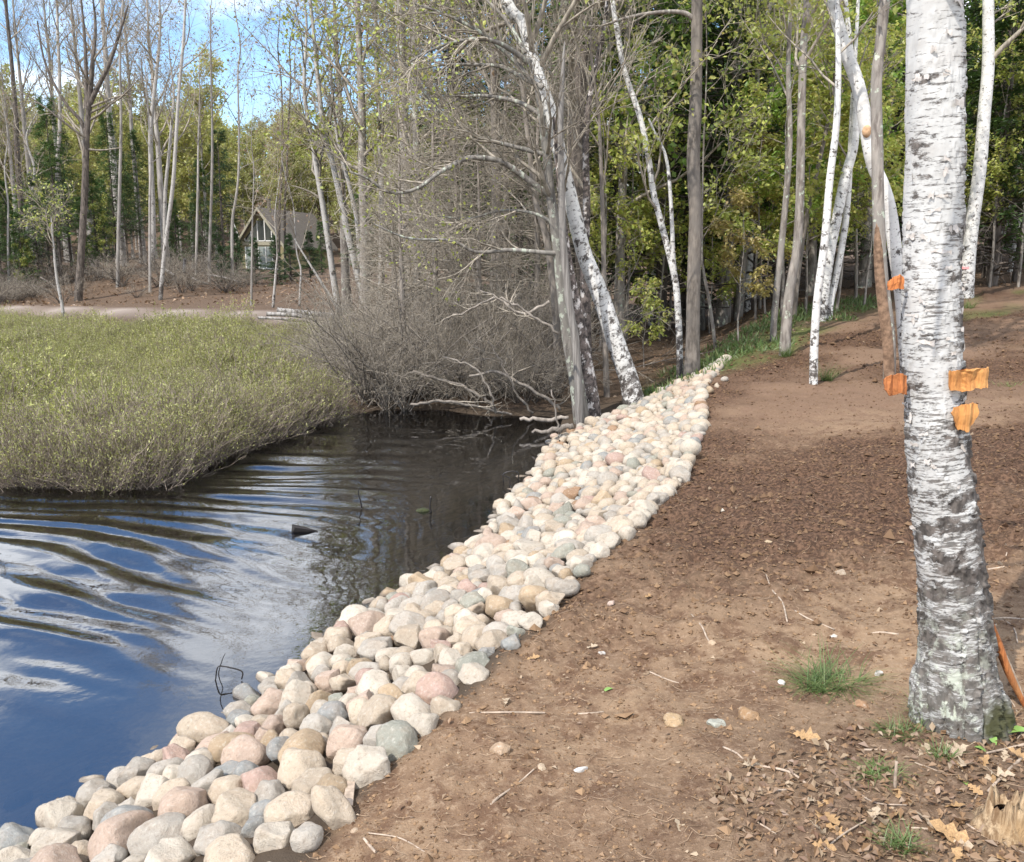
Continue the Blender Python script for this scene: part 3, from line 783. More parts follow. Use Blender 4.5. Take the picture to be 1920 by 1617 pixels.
def sapling(h, leaf, n1=13, size=0.092, stem=None):
    z = np.linspace(0, h, 8); tp = np.concatenate([np.cumsum(rng.normal(0, 0.05, (8, 2)), 0), z[:, None]], 1); tr = (0.010 + 0.0045 * h) * (1 - 0.85 * z / h)
    g, p, r = trunk_geo(tp, tr, 6, n=14)
    b1 = grow(tp, tr, n1 + int(2 * h), 0.25, 0.98, 0.36 * h ** 0.75, 1.15, 5, 0.55, (0, 0, 0.02), 0.12, 0.45, rmin=0.003)
    b2 = grow(*b1, 5, 0.3, 1.0, 0.13 * h ** 0.75, 0.7, 3, 0.6, (0, 0, 0.0), 0.1, 0.3, rmin=0.002)
    gb = Geo(); tube(gb, *b1, 4); tube(gb, *b2, 3)
    c, d = on_branches(b2[0], 22 if h > 3 else 11, 0.25, 0.05); c[:, 2] -= 0.01
    V, Q = leafq(c, size, 0.7, 0.62, d, 0.9); V = V.reshape(-1, 4, 3); V[:, 2, 2] -= size * 0.35; V[:, 1, 2] -= size * 0.08; V[:, 3, 2] -= size * 0.08
    gl = Geo(); gl.add(V.reshape(-1, 3), Q)
    return [('trunk', g.mesh('trunk', [stem or M['grey']])), ('branches', gb.mesh('branches', [stem or M['twig']])), ('crown', gl.mesh('crown', [leaf], False))]

def shrub(h, n=16, m=None, leaf=None):
    base = np.zeros((n, 2, 3)); base[:, 1, 2] = 0.15; base[:, :, :2] += rng.normal(0, 0.12, (n, 1, 2))
    b1 = grow(base, np.full((n, 2), 0.028), 1, 0.0, 0.3, h, 0.65, 8, 0.75, (0, 0, -0.035), 0.13, rmin=0.007)
    b2 = grow(*b1, 7, 0.25, 1.0, h * 0.36, 0.8, 5, 0.6, (0, 0, 0.02), 0.2, 0.4, rmin=0.004)
    b3 = grow(*b2, 6, 0.2, 1.0, h * 0.15, 0.8, 3, 0.6, (0, 0, 0), 0.2, 0.3, rmin=0.0025)
    gb = Geo(); tube(gb, *b1, 5)
    gt = Geo(); tube(gt, *b2, 4); tube(gt, *b3, 3)
    return [('stem', gb.mesh('stem', [m or M['twig_pale']])), ('branches', gt.mesh('branches', [M['twig']]))]

PR = {}
PR['bare'] = [hardwood(h, 0.20, M['leaf_bud'], 1, 0.07, M['fartrunk'], M['twig'], n1=18, n2=8, n3=7, l1=3.6, l2=1.4, l3=0.7, ang=0.6, trop=0.13, t0=t0, rmin=0.006) for h, t0 in ((17, 0.40), (19, 0.48), (15, 0.35))]
PR['hill'] = [hardwood(h, 0.15, M['leaf_hill'], 9, 0.27, M['fartrunk'], M['twig'], n1=17, n2=6, n3=5, l1=3.2, l2=1.3, l3=0.8, ang=0.7, t0=0.3, rmin=0.010) for h in (14, 16, 13)]
PR['spring'] = [hardwood(h, 0.14, M['leaf_spring'], 5, 0.12, M['grey'], M['twig'], n1=20, n2=7, n3=5, l1=2.7, l2=1.1, l3=0.6, ang=0.85, t0=0.28, rmin=0.005) for h in (12, 14)]
PR['green'] = [hardwood(h, 0.12, M['leaf_green'], 9, 0.14, M['grey'], M['twig'], n1=22, n2=7, n3=5, l1=2.6, l2=1.1, l3=0.6, ang=0.9, t0=0.25, rmin=0.005) for h in (11, 13)]
PR['hemlock'] = [conifer(h, 0.15, M['needle'], M['dark'], nb, sp, t0) for h, nb, sp, t0 in ((13, 120, 2.6, 0.18), (15, 130, 2.9, 0.25), (9, 95, 2.2, 0.10))]
PR['spruce'] = [conifer(h, 0.10, M['needle_sp'], M['dark'], nb, sp, 0.04, -0.05, 8, 7, 0.15, False, asp=0.22) for h, nb, sp in ((7, 100, 1.6), (4, 80, 1.1))]
PR['deadcon'] = [bare_conifer(h, 0.095) for h in (7.6, 6.2, 8.6)]
PR['maple'] = [sapling(h, M['leaf_maple']) for h in (3.2, 4.6, 2.2, 6.4)]
PR['orange'] = [sapling(h, M['leaf_orange'], 10) for h in (3.6,)]
PR['alder'] = [shrub(h) for h in (2.4, 3.0, 1.8)]
PR['brush'] = [shrub(h, 14, M['dark']) for h in (2.0, 2.6)]
PR['limetree'] = [sapling(h, M['leaf_green'], 16, 0.10) for h in (5.0,)]

def place(proto, k, x, y, label, name, cat, group=None, sc_=1.0, dz=-0.05):
    p = PR[proto][k % len(PR[proto])]
    return tree(name, label, cat, (x, y, hgt(x, y) + dz), p, random.uniform(0, 6.28), sc_ * random.uniform(0.92, 1.08), group)

LAND_R = [(1050, 'the lichened trunk pair'), (1140, 'the leaning birch'), (1225, 'the forked birch sapling'), (1302, 'the straight grey-brown trunk'), (1390, 'the mossy slope'), (1460, 'the wavy grey stem'), (1500, 'the curving pale trunk'),
          (1565, 'the slim pale birch'), (1655, 'the trunk with dead bark'), (1750, 'the big birch'), (1835, 'the ribboned birch'), (1900, 'the slanted birches')]
LAND_C = [(660, 'the bend of the marsh'), (715, 'the upright white birch'), (785, 'the lichened double trunk'), (850, 'the arched fallen branch'), (940, 'the dark thicket trunk'), (1010, 'the cove mud'), (1060, 'the lichened trunk pair')]
LAND_L = [(0, 'the far-left brush'), (60, 'the low pale birch'), (150, 'the dark forked tree'), (220, 'the lone grey trunk'), (295, 'the pale pair on the bank'), (345, 'the white stump'), (395, 'the slim straight trunk'), (445, 'the crooked thin trunk'), (500, 'the cabin'), (570, 'the log pile'), (640, 'the bowed birch')]
AUTO = {}
def autolabel(o, desc, land, word='behind'):
    px = 960 + F * o.location.x / max(o.location.y * math.cos(PITCH), 0.1)
    lm = min(land, key=lambda l: abs(l[0] - px))[1]
    AUTO.setdefault((desc, word, lm), []).append(o)
def finish_labels():
    ordn = ['nearest', 'second nearest', 'third nearest', 'fourth nearest', 'fifth nearest', 'sixth nearest', 'seventh nearest', 'eighth nearest', 'ninth nearest', 'tenth nearest', 'next farther', 'farthest']
    for (desc, word, lm), lst in AUTO.items():
        lst.sort(key=lambda o: o.location.y)
        for k, o in enumerate(lst):
            o['label'] = f"{desc} {word} {lm}" if len(lst) == 1 else f"{desc} {word} {lm}, " + ('farther of two' if (k and len(lst) == 2) else 'nearer of two' if len(lst) == 2 else ordn[min(k, 11)])
def px_x(px, Y): return (px - 960) / F * Y / math.cos(PITCH) * 0.985

def traced(name, label, cat, px, rpx, mat, twig, Y=None, ext=5.0, S=12, crown=None, rough=None, nb=12, l1=2.0, t0=0.6, extra=None, taper_top=0.5, leaf=0.09, leafn=4):
    """a trunk that follows the photograph's outline, at its own distance"""
    b = gnd(*px[0]) if Y is None else None
    Y = Y if Y is not None else float(b[1])
    pts = np.array([at(x, y, Y) for x, y in px])
    zb = hgt(pts[0, 0], Y)
    pts[0, 2] = zb - 0.12
    sc_ = Y / (F * math.cos(PITCH))
    rad = np.interp(np.linspace(0, 1, len(px)), np.linspace(0, 1, len(rpx)), rpx) * sc_
    if ext:
        d = norm(pts[-1] - pts[-2]) * 0.6 + np.array([0, 0, 0.5]); d = norm(d)
        more = [pts[-1] + d * ext * k / 3 + rng.normal(0, 0.08, 3) * k for k in (1, 2, 3)]
        pts = np.concatenate([pts, more]); rad = np.concatenate([rad, rad[-1] * np.array([0.8, taper_top, 0.15])])
    base = pts[0].copy(); base[2] = zb
    loc = pts - base
    g, p, r = trunk_geo(loc, rad, S, rough, n=max(16, len(pts) * 5))
    # slight knobbliness
    t = thing(name, label, cat, tuple(base))
    g.obj('trunk', mat, t)
    gb = Geo()
    bb = []
    if nb:
        b1 = grow(p, r, nb, t0, 0.99, l1, 0.8, 6, 0.5, (0, 0, 0.08), 0.14, 0.4, rmin=0.006)
        b2 = grow(*b1, 6, 0.25, 1, l1 * 0.45, 0.75, 4, 0.6, (0, 0, 0.05), 0.16, 0.3, rmin=0.004)
        b3 = grow(*b2, 5, 0.2, 1, l1 * 0.22, 0.75, 3, 0.6, (0, 0, 0.03), 0.16, 0.3, rmin=0.003)
        tube(gb, *b1, 5); tube(gb, *b2, 4); tube(gb, *b3, 3)
        gb.obj('branches', twig, t)
        if crown:
            c, d = on_branches(b3[0], leafn, 0.2, 0.05)
            V, Q = leafq(c, leaf, 0.6, 0.4, d, 0.8); Geo().add(V, Q).obj('crown', crown, t, False)
    for bpx, br in (extra or []):
        bp = np.array([at(x, y, Y - 0.15 * k / len(bpx)) for k, (x, y) in enumerate(bpx)]) - base
        bp = curve(bp, len(bpx) * 3); rr = np.linspace(br, br * 0.3, len(bp)) * sc_
        gx = Geo(); tube(gx, bp, rr, 7, rough=np.full(len(bp) * 7, 0.3)); gx.obj('limb', mat if br > 3 else twig, t)
    return t

# --- the pair of trunks, the snag and the leaning birch beside the stones
tB = traced('maple_tree', 'lichen-spotted grey trunk leaning beside the split snag at the water end of the stones', 'tree',
            [(1093, 792), (1080, 710), (1067, 640), (1055, 554), (1047, 475), (1039, 415), (1031, 356), (1026, 300), (1018, 240), (1006, 165)],
            [15.5, 13.5, 12.5, 10.5, 9.5, 9, 8.5, 8, 6.5, 3.5], M['lichen'], M['twig'], ext=0, nb=6, l1=1.2)
YB = tB.location.y
def limbs(parent, Y, lst, mat_, twig, leafy=True):
    base = np.array(parent.location)
    for bpx, br, n2, dy in lst:
        n = len(bpx)
        bp = np.array([at(x, y, Y + dy * k / n) for k, (x, y) in enumerate(bpx)]) - base
        bp = curve(bp, n * 3); rr = np.linspace(br, br * 0.28, len(bp)) * Y / F
        gx = Geo(); tube(gx, bp, rr, 7, rough=np.full(len(bp) * 7, 0.45)); o = gx.obj('limb', mat_, parent)
        if n2:
            b2 = grow(bp, rr, n2, 0.25, 1.0, 1.0, 0.75, 6, 0.6, (-0.05, 0, 0.04), 0.16, 0.4, bias=(-0.6, 0, 0.1), rmin=0.005)
            b3 = grow(*b2, 7, 0.2, 1.0, 0.5, 0.7, 4, 0.6, (-0.03, 0, 0.03), 0.16, 0.3, rmin=0.0035)
            b4 = grow(*b3, 3, 0.3, 1.0, 0.22, 0.7, 3, 0.7, (0, 0, 0.02), 0.16, 0.3, rmin=0.0028)
            gt = Geo(); tube(gt, *b2, 4); tube(gt, *b3, 3); tube(gt, *b4, 3); tw_ = gt.obj('twigs', twig, o)
            if leafy:
                c, d = on_branches(b4[0], 1, 0.5, 0.02); V, Q = leafq(c, 0.05, 0.6, 0.4, d, 0.8); Geo().add(V, Q).obj('leaves', M['leaf_spring'], o, False)
limbs(tB, YB, [
    ([(1033, 368), (1000, 345), (965, 318), (930, 300), (880, 296), (850, 310), (822, 325), (780, 355), (730, 361), (690, 335), (655, 322)], 6.5, 7, -0.7),
    ([(990, 118), (965, 98), (936, 81), (901, 73), (853, 79), (806, 95), (766, 118)], 5.5, 9, -0.6),
    ([(1018, 165), (975, 143), (940, 125), (877, 121), (822, 123), (786, 131)], 5, 8, 0.5),
    ([(1020, 222), (1003, 208), (968, 190), (909, 180), (869, 182), (845, 194), (800, 210)], 5, 9, 0.8),
    ([(1022, 290), (995, 283), (940, 269), (893, 257), (837, 222), (790, 165), (760, 120), (700, 80)], 5, 12, 0.3),
    ([(1052, 476), (1020, 474), (956, 469), (893, 473), (845, 451), (766, 447), (700, 420)], 5, 9, -0.5),
    ([(1005, 160), (960, 110), (900, 60), (830, 25), (760, 0), (690, -40)], 4.5, 12, 0.2),
    ([(985, 100), (950, 40), (900, -10), (830, -60)], 4.5, 10, 0.4),
    ([(1040, 420), (1000, 400), (940, 395), (880, 410), (820, 405)], 3.5, 8, 0.4)], M['lichen'], M['twig'])
traced('snag', 'smooth bare grey snag with a pointed top standing against the lichen-spotted trunk', 'dead tree',
       [(1090, 700), (1080, 650), (1071, 594), (1061, 514), (1055, 435), (1053, 356), (1051, 237), (1055, 138), (1059, 78)], [7.5, 7.5, 7, 7, 6.5, 6, 5.2, 4, 1], M['snag'], M['twig'], Y=YB - 0.18, ext=0, nb=0, S=10)
traced('birch_tree', 'dark flaky-barked birch stem rising close behind the lichen-spotted trunk', 'tree',
       [(1112, 785), (1103, 720), (1090, 640), (1076, 560), (1063, 480), (1054, 400), (1046, 300), (1040, 220)], [18, 16, 13, 11, 8, 6, 5, 4], M['flaky'], M['twig'], Y=YB + 0.32, ext=0, nb=4)
tA = traced('birch_tree', 'white birch leaning steeply over the pond from a foot sunk among the stones', 'tree',
            [(1192, 757), (1180, 715), (1154, 640), (1126, 554), (1095, 475), (1075, 395), (1062, 340), (1047, 277), (1035, 221), (1015, 158), (996, 99), (980, 43), (948, 0)],
            [22, 18, 17, 16, 14, 13, 12.5, 12, 12, 11, 11, 10, 10], M['birch'], M['twig'], ext=4, nb=12, crown=M['leaf_maple'], leafn=2, rough=[0.9, 0.5, 0.25, 0.55])
traced('hemlock_tree', 'thick dark shaggy trunk rising behind the bare grey snag', 'tree',
       [(1098, 690), (1095, 560), (1088, 420), (1078, 260), (1085, 150), (1095, 40), (1100, -20)], [12, 12, 13, 15, 16, 16, 15], M['dark'], M['twig'], Y=YB + 4.5, ext=5, nb=22, l1=2.6, t0=0.35, crown=M['needle'], leafn=6, leaf=0.13)
tF = traced('maple_tree', 'straight tall grey-brown trunk at the far tip of the stone bank', 'tree',
            [(1297, 708), (1299, 640), (1300, 560), (1303, 450), (1304, 400), (1300, 300), (1304, 200), (1306, 100), (1307, 0)], [17, 13, 12.5, 12, 11.5, 12, 11, 10, 9.5], M['brown'], M['grey'], ext=6, nb=10, t0=0.75, crown=M['leaf_spring'], leafn=3)
limbs(tF, tF.location.y, [([(1304, 40), (1285, 25), (1250, 22), (1200, 28), (1160, 38), (1130, 48), (1095, 50)], 4.5, 3, -0.3)], M['grey'], M['twig'])
tG = traced('birch_tree', 'slender forked birch sapling close left of the straight grey-brown trunk', 'tree',
            [(1276, 712), (1274, 650), (1272, 600), (1265, 520), (1240, 420), (1225, 360), (1215, 290), (1200, 220), (1170, 130), (1158, 60), (1148, 0)], [7, 6, 6, 6, 5.5, 5.5, 5, 5, 4.5, 4.5, 4], M['birch'], M['twig'], ext=3, nb=10, l1=1.4, t0=0.3, crown=M['leaf_maple'], leafn=3, rough=[0.9, 0.6, 0.3, 0.3],
            extra=[([(1268, 545), (1262, 482), (1259, 400), (1250, 300), (1228, 250), (1216, 222)], 5)])
traced('maple_tree', 'thin dark stem between the dark flaky birch and the leaning birch', 'tree',
       [(1139, 745), (1136, 690), (1134, 620), (1132, 500), (1130, 400)], [6, 5.5, 5, 4.5, 4], M['brown'], M['twig'], ext=4, nb=10)
traced('maple_tree', 'grey stem behind the fallen branches left of the lichen-spotted trunk', 'tree',
       [(1046, 735), (1045, 650), (1040, 560), (1025, 450), (1005, 380), (995, 300)], [7.5, 7, 7, 6, 5, 5], M['brown'], M['twig'], Y=YB + 2.2, ext=4, nb=12)
traced('birch_tree', 'rough-barked stem just behind the pair of trunks beside the leaning birch', 'tree',
       [(1106, 715), (1100, 640), (1098, 560), (1095, 480), (1100, 400)], [9, 9, 9, 8, 7], M['flaky'], M['twig'], Y=YB + 1.6, ext=4, nb=8)

# --- trunks on the right
R_ = [
 ('maple_tree', 'pale grey trunk curving up from the grassy edge, thickest of its neighbours', [(1471, 665), (1477, 574), (1485, 520), (1493, 475), (1499, 396), (1501, 316), (1503, 198), (1507, 79), (1513, 0)], [11, 9, 8.5, 8, 8, 7.5, 7, 6.5, 6], 'grey', None),
 ('birch_tree', 'slim pale birch with a grass tuft at its foot out on the bare soil', [(1526, 721), (1527, 640), (1533, 554), (1546, 455), (1556, 336), (1568, 237), (1572, 127), (1570, 20)], [8, 7.5, 7, 7, 6.5, 6, 5, 4], 'birch', None),
 ('birch_tree', 'white birch leaning right behind the slim pale birch on the soil', [(1538, 602), (1552, 495), (1568, 415), (1584, 336), (1600, 277), (1604, 225), (1600, 140)], [10, 9.5, 9, 9, 8, 7, 5], 'birch', None),
 ('birch_tree', 'smaller pale birch leaning close behind the white leaning one', [(1552, 600), (1558, 560), (1566, 527), (1584, 427), (1592, 340), (1596, 240)], [7, 6.5, 6, 6, 5, 4], 'birch', None),
 ('maple_tree', 'wavy grey stem at the grass edge beside the curving pale trunk', [(1450, 640), (1452, 590), (1463, 480), (1473, 380), (1480, 290), (1481, 230), (1478, 120)], [6.5, 6, 6, 5.5, 5, 4.5, 4], 'grey', None),
 ('maple_tree', 'leaning spotted stem just right of the straight grey-brown trunk', [(1317, 620), (1315, 514), (1319, 396), (1335, 257), (1350, 138), (1358, 0)], [6, 6, 6, 6, 5.5, 5], 'lichen', None),
 ('hemlock_tree', 'dark slender trunk in shade behind the mossy slope', [(1384, 600), (1392, 500), (1398, 435), (1408, 330), (1414, 250)], [8, 7.5, 7, 6, 5], 'grey', None),
 ('birch_tree', 'shaded birch standing just behind the dark slender trunk', [(1400, 585), (1402, 520), (1408, 440), (1415, 300), (1420, 150)], [8, 7.5, 7, 6, 5], 'birch', None),
 ('maple_tree', 'thin crooked sapling stem on the mossy slope', [(1343, 652), (1335, 600), (1327, 550), (1319, 507), (1316, 470)], [3.5, 3.2, 3, 2.5, 2], 'grey', None),
 ('maple_tree', 'thin leaning stem crossing behind the curving pale trunk', [(1487, 600), (1497, 510), (1510, 420), (1530, 330), (1552, 230), (1562, 170)], [5, 4.5, 4.5, 4, 3.5, 3], 'brown', None),
 ('maple_tree', 'slim dark stem between the leaning birch and the forked sapling', [(1168, 630), (1166, 560), (1163, 480), (1160, 400)], [9, 9, 8, 7], 'dark', None),
 ('birch_tree', 'small birch far in the shade behind the leaning birch', [(1222, 610), (1226, 540), (1232, 460), (1234, 400)], [7, 6.5, 6, 5], 'birch', None),
 ('birch_tree', 'tall white birch right behind the big birch with a pink ribbon', [(1812, 558), (1815, 500), (1821, 435), (1837, 316), (1845, 217), (1853, 119), (1853, 0)], [13, 12, 11.5, 11, 10.5, 10, 9], 'birch', None),
 ('birch_tree', 'white birch slanting at the wood edge, second right of the big birch', [(1866, 505), (1872, 460), (1893, 356), (1910, 270), (1922, 220), (1935, 120)], [8.5, 8.5, 8, 7.5, 7, 6], 'birch', None),
 ('birch_tree', 'short-looking slanted birch at the wood edge nearest the right border', [(1896, 510), (1905, 460), (1918, 400), (1935, 330)], [7, 6.5, 6, 6], 'birch', None),
 ('maple_tree', 'dark stem beside the slanted birch at the right border', [(1903, 530), (1910, 480), (1918, 430), (1930, 360)], [6, 6, 5.5, 5], 'dark', None)]
for nm, lb, px, rp, mt, Y in R_:
    traced(nm, lb, 'tree', px, rp, M[mt], M['twig'], Y=Y, ext=5, nb=10, l1=1.8, t0=0.55, crown=M['leaf_spring'] if mt != 'dark' else None, leafn=3, rough=[0.7, 0.4, 0.25, 0.3])
tM = traced('maple_tree', 'grey trunk with dead brown bark low down, just left of the big birch', 'tree',
            [(1668, 722), (1667, 640), (1653, 514), (1647, 396), (1645, 277), (1643, 158), (1651, 79), (1659, 0)], [11, 11.5, 11, 10.5, 10, 9.5, 9, 9], M['grey'], M['twig'], ext=6, nb=10, t0=0.7, crown=M['needle'], leafn=5, leaf=0.12)
g = Geo()                                            # strip of dead bark on its lower trunk
pp = np.array([at(x, y, tM.location.y - 0.03) for x, y in [(1668, 718), (1664, 640), (1655, 570), (1648, 500), (1646, 440), (1645, 400)]]) - np.array(tM.location)
tube(g, curve(pp, 20), np.interp(np.linspace(0, 1, 20), [0, .3, .7, 1], [0.066, 0.066, 0.055, 0.012]), 8)
g.obj('dead_bark', plain_mat('dead_bark', (0.17, 0.10, 0.06), 0.95, 0.4, 14, (0.30, 0.19, 0.12)), tM)
tL = traced('birch_tree', 'white birch arching up left with an orange scar, behind the big birch', 'tree',
            [(1704, 700), (1697, 633), (1691, 554), (1679, 475), (1668, 396), (1655, 350), (1635, 300), (1622, 225), (1608, 158), (1584, 91), (1568, 30), (1560, -20)], [13, 13, 13, 12, 12, 12, 12, 12, 11.5, 11, 10, 9], M['birch'], M['twig'], ext=4, nb=10, t0=0.7, crown=M['leaf_maple'], leafn=3, rough=[0.7, 0.3, 0.15, 0.35])
g = Geo(); sv, st_ = ico(2)
p0 = at(1624, 248, tL.location.y) - np.array(tL.location)
g.add(sv * np.array([0.055, 0.05, 0.075]) + p0 + np.array([-0.02, -0.07, 0]), t=st_); g.obj('scar', plain_mat('scar_wood', (0.55, 0.33, 0.18), 0.8, 0.3, 25, (0.66, 0.42, 0.24)), tL)
o = Geo(); pr_ = at(1816, 505, gnd(1812, 558)[1] - 0.12)
th = np.linspace(0, 2 * PI, 17)
ring = np.stack([np.cos(th) * 0.135, np.sin(th) * 0.135, 0 * th], -1)
V = np.concatenate([ring, ring + np.array([0, 0, 0.055])]) + pr_ + np.array([0, 0.12, 0]); V[17:, 2] += 0.01 * np.sin(np.arange(17))
o.add(V, [[k, k + 1, k + 18, k + 17] for k in range(16)]); tag(o.obj('ribbon', M['ribbon']), 'pink flagging ribbon tied round the birch behind the big birch', 'ribbon')

# --- dark wood behind
hem = [(-1.5, 24), (0.2, 26), (1.5, 22), (2.6, 27), (3.6, 21.5), (4.8, 25), (5.8, 23), (7.0, 27), (8.2, 24), (9.2, 29), (10.2, 25.5), (11.8, 28), (13.2, 25), (14.5, 30), (16.0, 27), (18, 31), (19.5, 28), (9, 34), (16, 36), (20, 35), (12.0, 22.5)]
for k, (x, y) in enumerate(hem):
    autolabel(place('hemlock', k, x, y, 'hemlock', 'hemlock_tree', 'tree', 'hemlocks in the shady wood'), 'dark green hemlock in the wood', LAND_R)
gre = [(2.4, 20), (5.2, 22), (7.5, 22.5), (9.4, 24), (11.0, 27), (1.0, 19.5), (13.0, 27.5), (16.5, 25), (4.3, 28), (8, 30), (18.2, 26.2)]
for k, (x, y) in enumerate(gre):
    autolabel(place(['green', 'spring'][k % 2], k, x, y, 'tree', 'hardwood_tree', 'tree', 'young-leaved trees among the hemlocks', 1.0), ['bright green young-leaved tree', 'yellow-green young-leaved tree'][k % 2], LAND_R)
sap = [(1150, 640, 4.0, 'maple', 'beside the leaning birch'), (1200, 615, 2.0, 'maple', 'low behind the leaning birch foot'), (1235, 640, 4.6, 'maple', 'behind the forked birch sapling'), (1330, 625, 3.0, 'maple', 'right of the straight grey-brown trunk'),
       (1415, 600, 4.5, 'maple', 'behind the mossy slope'), (1440, 590, 3.6, 'orange', 'with reddish leaves beside the wavy grey stem'), (1510, 590, 4.4, 'maple', 'beside the curving pale trunk'), (1570, 585, 5.0, 'maple', 'behind the leaning white birch'),
       (1620, 580, 4.2, 'maple', 'left of the trunk with dead bark'), (1380, 590, 5.0, 'limetree', 'of fresh green beyond the straight grey-brown trunk'), (1870, 530, 4.6, 'maple', 'right of the ribboned birch'), (1480, 585, 5.0, 'limetree', 'of fresh green behind the wavy grey stem'), (1290, 600, 4.8, 'maple', 'in the shade behind the straight grey-brown trunk')]
sap += [(1120, 660, 5.6, 'maple', 'close behind the leaning birch'), (1180, 640, 6.4, 'maple', 'tallest between the leaning birch and the forked sapling'), (1250, 620, 6.0, 'maple', 'tall, left of the straight grey-brown trunk'),
        (1345, 600, 6.6, 'maple', 'tall, right of the spotted leaning stem'), (1425, 580, 6.8, 'maple', 'tall, left of the wavy grey stem'), (1465, 600, 5.4, 'maple', 'between the wavy stem and the curving pale trunk'), (1545, 570, 7.0, 'maple', 'tall, behind the slim pale birch'),
        (1600, 565, 6.2, 'limetree', 'of fresh green behind the arching white birch'), (1655, 560, 6.6, 'maple', 'tall, behind the trunk with dead bark'), (1850, 540, 6.4, 'maple', 'tall, behind the ribboned birch'), (1905, 540, 6.0, 'maple', 'at the right border by the slanted birches'),
        (1310, 590, 6.8, 'limetree', 'of fresh green, tall, behind the straight grey-brown trunk'), (1390, 640, 2.4, 'orange', 'with reddish leaves low on the mossy slope'), (1210, 690, 1.6, 'maple', 'small and low at the far tip of the stones')]
for k, (px, py, h, kind, s) in enumerate(sap):
    p = gnd(px, py)
    hh = {'maple': (3.2, 4.6, 2.2, 6.4), 'orange': (3.6,), 'limetree': (5.0,)}[kind]
    kk = int(np.argmin([abs(v - h) for v in hh]))
    tree('maple_sapling', ('young maple ' if kind == 'maple' else 'sapling ') + s, 'sapling', tuple(p), PR[kind][kk], random.uniform(0, 6), h / hh[kk])

# --- bare, twiggy thicket at the head of the cove
for k in range(11):
    y = 14.2 + 0.7 * k + random.uniform(-0.4, 0.4); px = [760, 900, 820, 1000, 790, 950, 860, 740, 1030, 820, 720, 930, 780, 990, 880][k]
    autolabel(place('deadcon', k, px_x(px, y), y, 'conifer', 'leafless_conifer', 'tree', 'leafless conifers of the thicket', random.uniform(0.55, 0.78)), 'brown twiggy leafless conifer', LAND_C)
for k in range(22):
    px = [690, 740, 790, 840, 890, 940, 990, 1030, 720, 770, 860, 920, 970, 700, 810, 660, 1010, 750, 880, 955, 640, 905][k]
    y = 13.0 + 0.16 * k + random.uniform(-0.1, 0.2)
    autolabel(place('alder', k, px_x(px, y), y, 'bush', 'alder_bush', 'bush', 'alder bushes at the cove head', 0.68), 'arching grey alder bush', LAND_C, 'by')
for k, (px, y) in enumerate([(690, 23), (760, 21), (850, 24), (930, 22), (655, 31), (1000, 25)]):
    autolabel(place('spring', k, px_x(px, y), y, 'tree', 'hardwood_tree', 'tree', 'budding trees behind the thicket', 1.05), 'pale budding tree beyond the thicket', LAND_C)
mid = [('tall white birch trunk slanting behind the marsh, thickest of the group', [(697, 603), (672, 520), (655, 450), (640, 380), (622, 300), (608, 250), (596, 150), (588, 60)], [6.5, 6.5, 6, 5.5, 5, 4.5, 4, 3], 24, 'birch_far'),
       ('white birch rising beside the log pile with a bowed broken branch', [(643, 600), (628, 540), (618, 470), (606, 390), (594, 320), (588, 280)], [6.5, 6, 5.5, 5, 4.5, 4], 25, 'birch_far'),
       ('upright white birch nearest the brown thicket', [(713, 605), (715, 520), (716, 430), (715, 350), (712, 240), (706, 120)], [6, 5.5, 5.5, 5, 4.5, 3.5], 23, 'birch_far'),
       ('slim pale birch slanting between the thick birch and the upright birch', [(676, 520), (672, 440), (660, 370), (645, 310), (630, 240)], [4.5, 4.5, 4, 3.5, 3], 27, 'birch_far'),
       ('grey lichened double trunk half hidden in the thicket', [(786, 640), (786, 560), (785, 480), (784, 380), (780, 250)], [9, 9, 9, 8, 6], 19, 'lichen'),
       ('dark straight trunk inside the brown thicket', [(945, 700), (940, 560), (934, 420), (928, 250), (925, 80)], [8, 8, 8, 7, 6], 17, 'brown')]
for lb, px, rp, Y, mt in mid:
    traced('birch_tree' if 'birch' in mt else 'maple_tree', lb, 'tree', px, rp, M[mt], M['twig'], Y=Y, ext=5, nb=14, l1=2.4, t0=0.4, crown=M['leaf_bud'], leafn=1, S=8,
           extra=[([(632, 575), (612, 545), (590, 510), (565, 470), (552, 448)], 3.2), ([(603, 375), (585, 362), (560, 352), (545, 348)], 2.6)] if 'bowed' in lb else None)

for k in range(9):
    px = 880 + 20 * k + random.uniform(-8, 8); y = 12.9 + 0.12 * (k % 5)
    autolabel(place('brush', k, px_x(px, y), y, 'brush', 'brush_pile', 'brush', 'low brush at the cove mud', 0.42), 'low dark brush', LAND_C, 'by')
for k, (px, y) in enumerate([(60, 42), (206, 44)]):
    autolabel(place('maple', k, px_x(px, y), y, 'sapling', 'maple_sapling', 'sapling', 'young saplings on the far bank', 0.8), 'yellow-green young sapling', LAND_L, 'by')
for k, (px, y) in enumerate([(690, 13.2), (720, 12.9), (745, 13.3), (700, 14.2), (670, 14.6), (730, 14.0), (760, 12.9), (655, 15.5)]):
    autolabel(place('alder', k, px_x(px, y), y, 'bush', 'alder_bush', 'bush', 'alder bushes at the cove head', 0.5), 'low grey alder bush', LAND_C, 'by')
